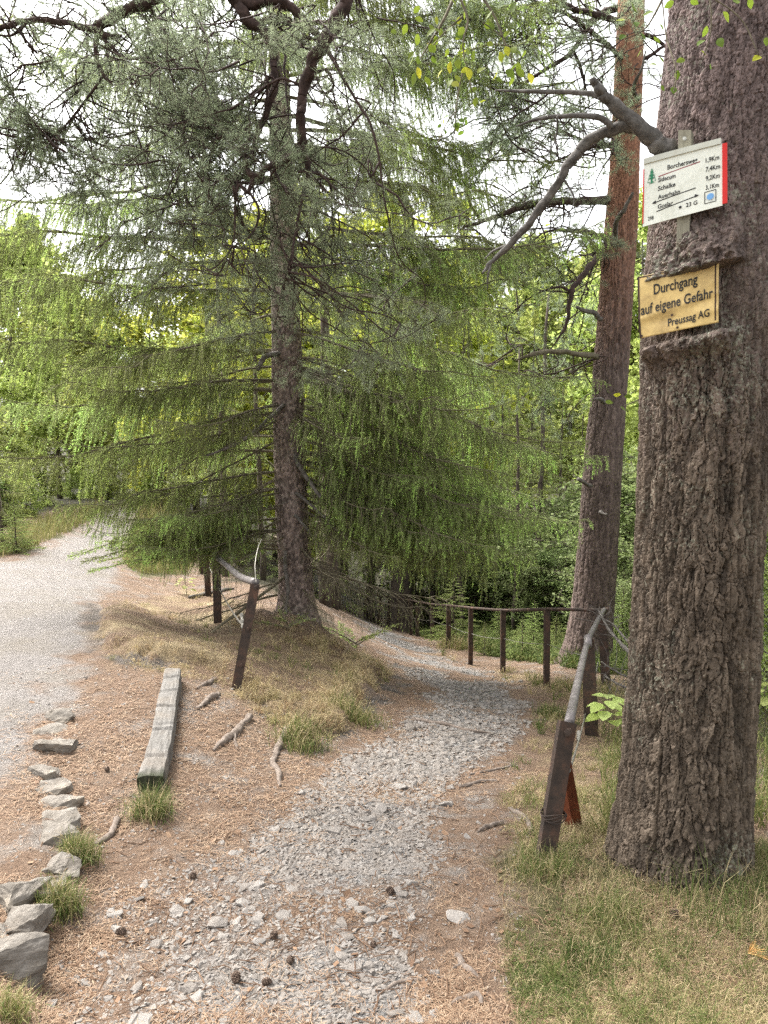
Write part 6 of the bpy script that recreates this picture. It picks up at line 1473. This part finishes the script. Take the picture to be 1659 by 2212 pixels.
wood_piece("dead_stick", [[(68, 1662, 5), (82, 1672, 6), (96, 1682, 5)]], "little twig leaning on the small kerb stone", "stick", M_root, 15, rise=2.5)
wood_piece("dead_stick", [[(290, 1775-100, 5), (310, 1668, 5)]], "dark scrap of wood lying left of the weathered beam", "stick", M_bark_bg, 16)
wood_piece("fallen_log", [[(408, 1293, 6), (440, 1286, 7), (480, 1278, 7), (505, 1273, 4)]], "dark fallen branch lying on the mound by the second railing post", "log", M_dead, 17, rise=.8)
wood_piece("path_step", [[(890, 1556, 9), (930, 1562, 10), (975, 1570, 10), (1015, 1580, 9), (1060, 1585, 6)]], "half buried wooden step bar crossing the stony path", "step", M_root, 18)
def pine_cone(u, v, size, seed, lab):
    rg = np.random.default_rng(seed); mb = MB(); core = np.linspace(0, 1, 8); prof = np.sin(np.clip(core*.92+.08, 0, 1)*math.pi)**.7
    mb.add(*tubes(np.stack([core*0, core*0, core], -1), .20*prof+.02, 8), 0, .2)
    for k in range(64):
        f = (k+.5)/64; a = k*2.39996; r = .34*math.sin(min(1, f*.88+.1)*math.pi)**.75+.04; d = np.array([math.cos(a), math.sin(a), .35]); s = np.array([-math.sin(a), math.cos(a), 0]); c = np.array([0, 0, f*.95])
        p = c+d*r; b = c+d*r*.35; th = np.array([-d[2]*math.cos(a), -d[2]*math.sin(a), 1])*.03; w_ = .10*math.sin(min(1, f*.9+.1)*math.pi)**.5+.02
        V = [b-s*w_*.5, b+s*w_*.5, p+s*w_, p-s*w_]; V = [q-th for q in V]+[q+th for q in V]
        mb.add(V, np.array([[0, 1, 2, 3], [7, 6, 5, 4], [0, 4, 5, 1], [1, 5, 6, 2], [2, 6, 7, 3], [3, 7, 4, 0]]), 0, rg.random())
    o = mb.build("pine_cone", M_cone); p = G1(u, v); o.location = (p[0], p[1], p[2]+size*.26); o.scale = (size,)*3
    o.rotation_euler = (math.radians(80+rg.uniform(-25, 15)), 0, rg.uniform(0, 6.3)); tag(o, lab, "pine cone")
qc = N("cone_scale", .8); M_cone = qc.done(qc.ramp(qc.attr('tint'), [(0, (.04, .027, .02)), (.6, (.11, .075, .055)), (1, (.22, .16, .12))]))
for k, (u, v, s, lab) in enumerate(((585, 2032, .038, "open pine cone resting in the middle of the front gravel"), (630, 2075, .038, "dark open pine cone right of the middle of the front gravel"), (587, 2125, .038, "dark pine cone near the bottom edge of the front gravel"), (510, 2130, .045, "pine cone standing at the left of two near the bottom of the gravel"),
                                    (418, 1890, .042, "pine cone at the upper left edge of the front gravel"), (852, 1952-20, .04, "small pine cone at the right margin of the front gravel"), (250, 2018, .042, "pine cone lying against a reddish brown stone by the kerb stones"), (1450, 1990, .045, "dark pine cone in the grass in front of the sign pine"), (808, 2050, .03, "faded pine cone among needles right of the front gravel"), (235, 1668, .036, "small pine cone between the beam and the kerb stones"))):
    pine_cone(u, v, s, 60+k, lab)
def sapling(u, v, Y, h, n, ls, label, mat, seed):
    rg = np.random.default_rng(seed); p0 = G1(u, v) if Y is None else P(u, v, Y); wd, mb = MB(), MB(); t, wv = leaf_outline(8)
    st = catmull(np.array([[0, 0, -.03], [.01, 0, h*.4], [-.01, .01, h*.8], [0, 0, h]]), 5); wd.add(*tubes(st, np.linspace(.006, .0025, len(st)), 5))
    for k in range(n):
        f = .35+.65*k/n; a = k*2.4; d = np.array([math.cos(a), math.sin(a), rg.uniform(-.15, .35)]); d /= np.linalg.norm(d); o = st[int(f*(len(st)-1))]; b = o+d*ls*.5
        wd.add(*tubes(np.array([o, b]), np.array([.002, .0014]), 3)); s = np.cross(d, [0, 0, 1.]); s /= np.linalg.norm(s); up = np.cross(s, d); l = ls*rg.uniform(.8, 1.3)
        mid = b+d*l*t[:, None]-np.array([0, 0, .3])*l*(t**2)[:, None]; V = np.concatenate([mid, mid+s*(wv*l)[:, None]+up*(.15*wv*l)[:, None], mid-s*(wv*l)[:, None]+up*(.15*wv*l)[:, None]]); q = np.arange(7)[:, None]
        mb.add(V, [np.concatenate([q, q+1, q+9, q+8], 1), np.concatenate([q+1, q, q+16, q+17], 1)], 0, float(rg.uniform(.4, 1)))
    r = empty("sapling", p0); tag(r, label, "plant"); wd.build("stem", M_twig, r, True); mb.build("leaves", mat, r, True)
sapling(1312, 1600, None, .40, 16, .13, "bright green broad leaved sapling between the railing and the sign pine", M_leaf, 1)
sapling(1648, 1600, None, .5, 14, .12, "pale leaved sapling at the right picture edge by the wire fence", M_leaf, 2)
sapling(402, 1285, None, .25, 10, .12, "small pale sapling at the edge of the mound beside the low spruce branches", M_leaf, 3)
def low_spruce(u, v, L, n, label, seed):
    """a low spray of spruce shoots on the ground"""
    p = G1(u, v); r = empty("spruce_seedling", p); tag(r, label, "seedling"); me = branch_mesh("shoot", 800+seed, L, 'flat', dn=330)
    for k in range(n): meshobj("shoot", me, r, (0, 0, .03+.02*k), (0, -math.radians(18+k*3), k*2.4+seed), 1-.05*k)
low_spruce(620, 1365, .45, 5, "bright spruce seedling at the foot of the large spruce on the mound", 1)
low_spruce(770, 1405, .8, 5, "low spruce shoots hanging over the bank beside the stony path", 2)
def brush():
    rg = np.random.default_rng(9); mb = MB(); o0 = G1(1335, 1505)
    for rows in ([(1293, 1318, 7.9, 4), (1315, 1360, 7.4, 6), (1345, 1395, 6.9, 8), (1380, 1425, 6.5, 9)], [(1300, 1335, 7.9, 3), (1325, 1350, 7.5, 4), (1360, 1390, 7.0, 6), (1400, 1440, 6.5, 7)], [(1305, 1460, 8.0, 4), (1335, 1478, 7.4, 5), (1370, 1490, 6.9, 6)], [(1300, 1430, 8.0, 3), (1330, 1450, 7.6, 4), (1375, 1470, 7.0, 5)]):
        p, r = limb(rows, mb, 6, .15, rows[0][0])
        for _ in range(12):
            k = int(rg.integers(len(p)-2)); d = rg.normal(size=3); d[1] *= .5; d /= np.linalg.norm(d); q = p[k]+d*np.linspace(0, 1, 5)[:, None]*rg.uniform(.15, .5)+np.cumsum(rg.normal(size=(5, 3))*.02, 0)
            mb.add(*tubes(q, np.linspace(.004, .0015, 5), 4))
    o = mb.build("dead_branch", M_dead, None, True); o.data.transform(Matrix.Translation(Vector(tuple(-o0)))); o.location = tuple(o0)
    tag(o, "pale dry branches lying between the railing corner and the sign pine", "branch")
brush()
mb = MB(); rg = np.random.default_rng(3); p = G1(1615, 2070)
for k in range(34):
    a = rg.uniform(-.3, 1.3); d = np.array([math.cos(a), rg.normal()*.3, abs(math.sin(a))*.7+.1]); mb.add(*tubes(np.array([[0, 0, .02], d*.03+[0, 0, .02], d*rg.uniform(.04, .07)+[0, 0, .015]]), np.array([.0012, .001, .0004]), 3))
q = N("orange_needles", .7); o = mb.build("pine_tuft", q.done((.46, .26, .09))); o.location = tuple(p); tag(o, "orange tuft of dry pine needles lying in the right foreground grass", "needle tuft")
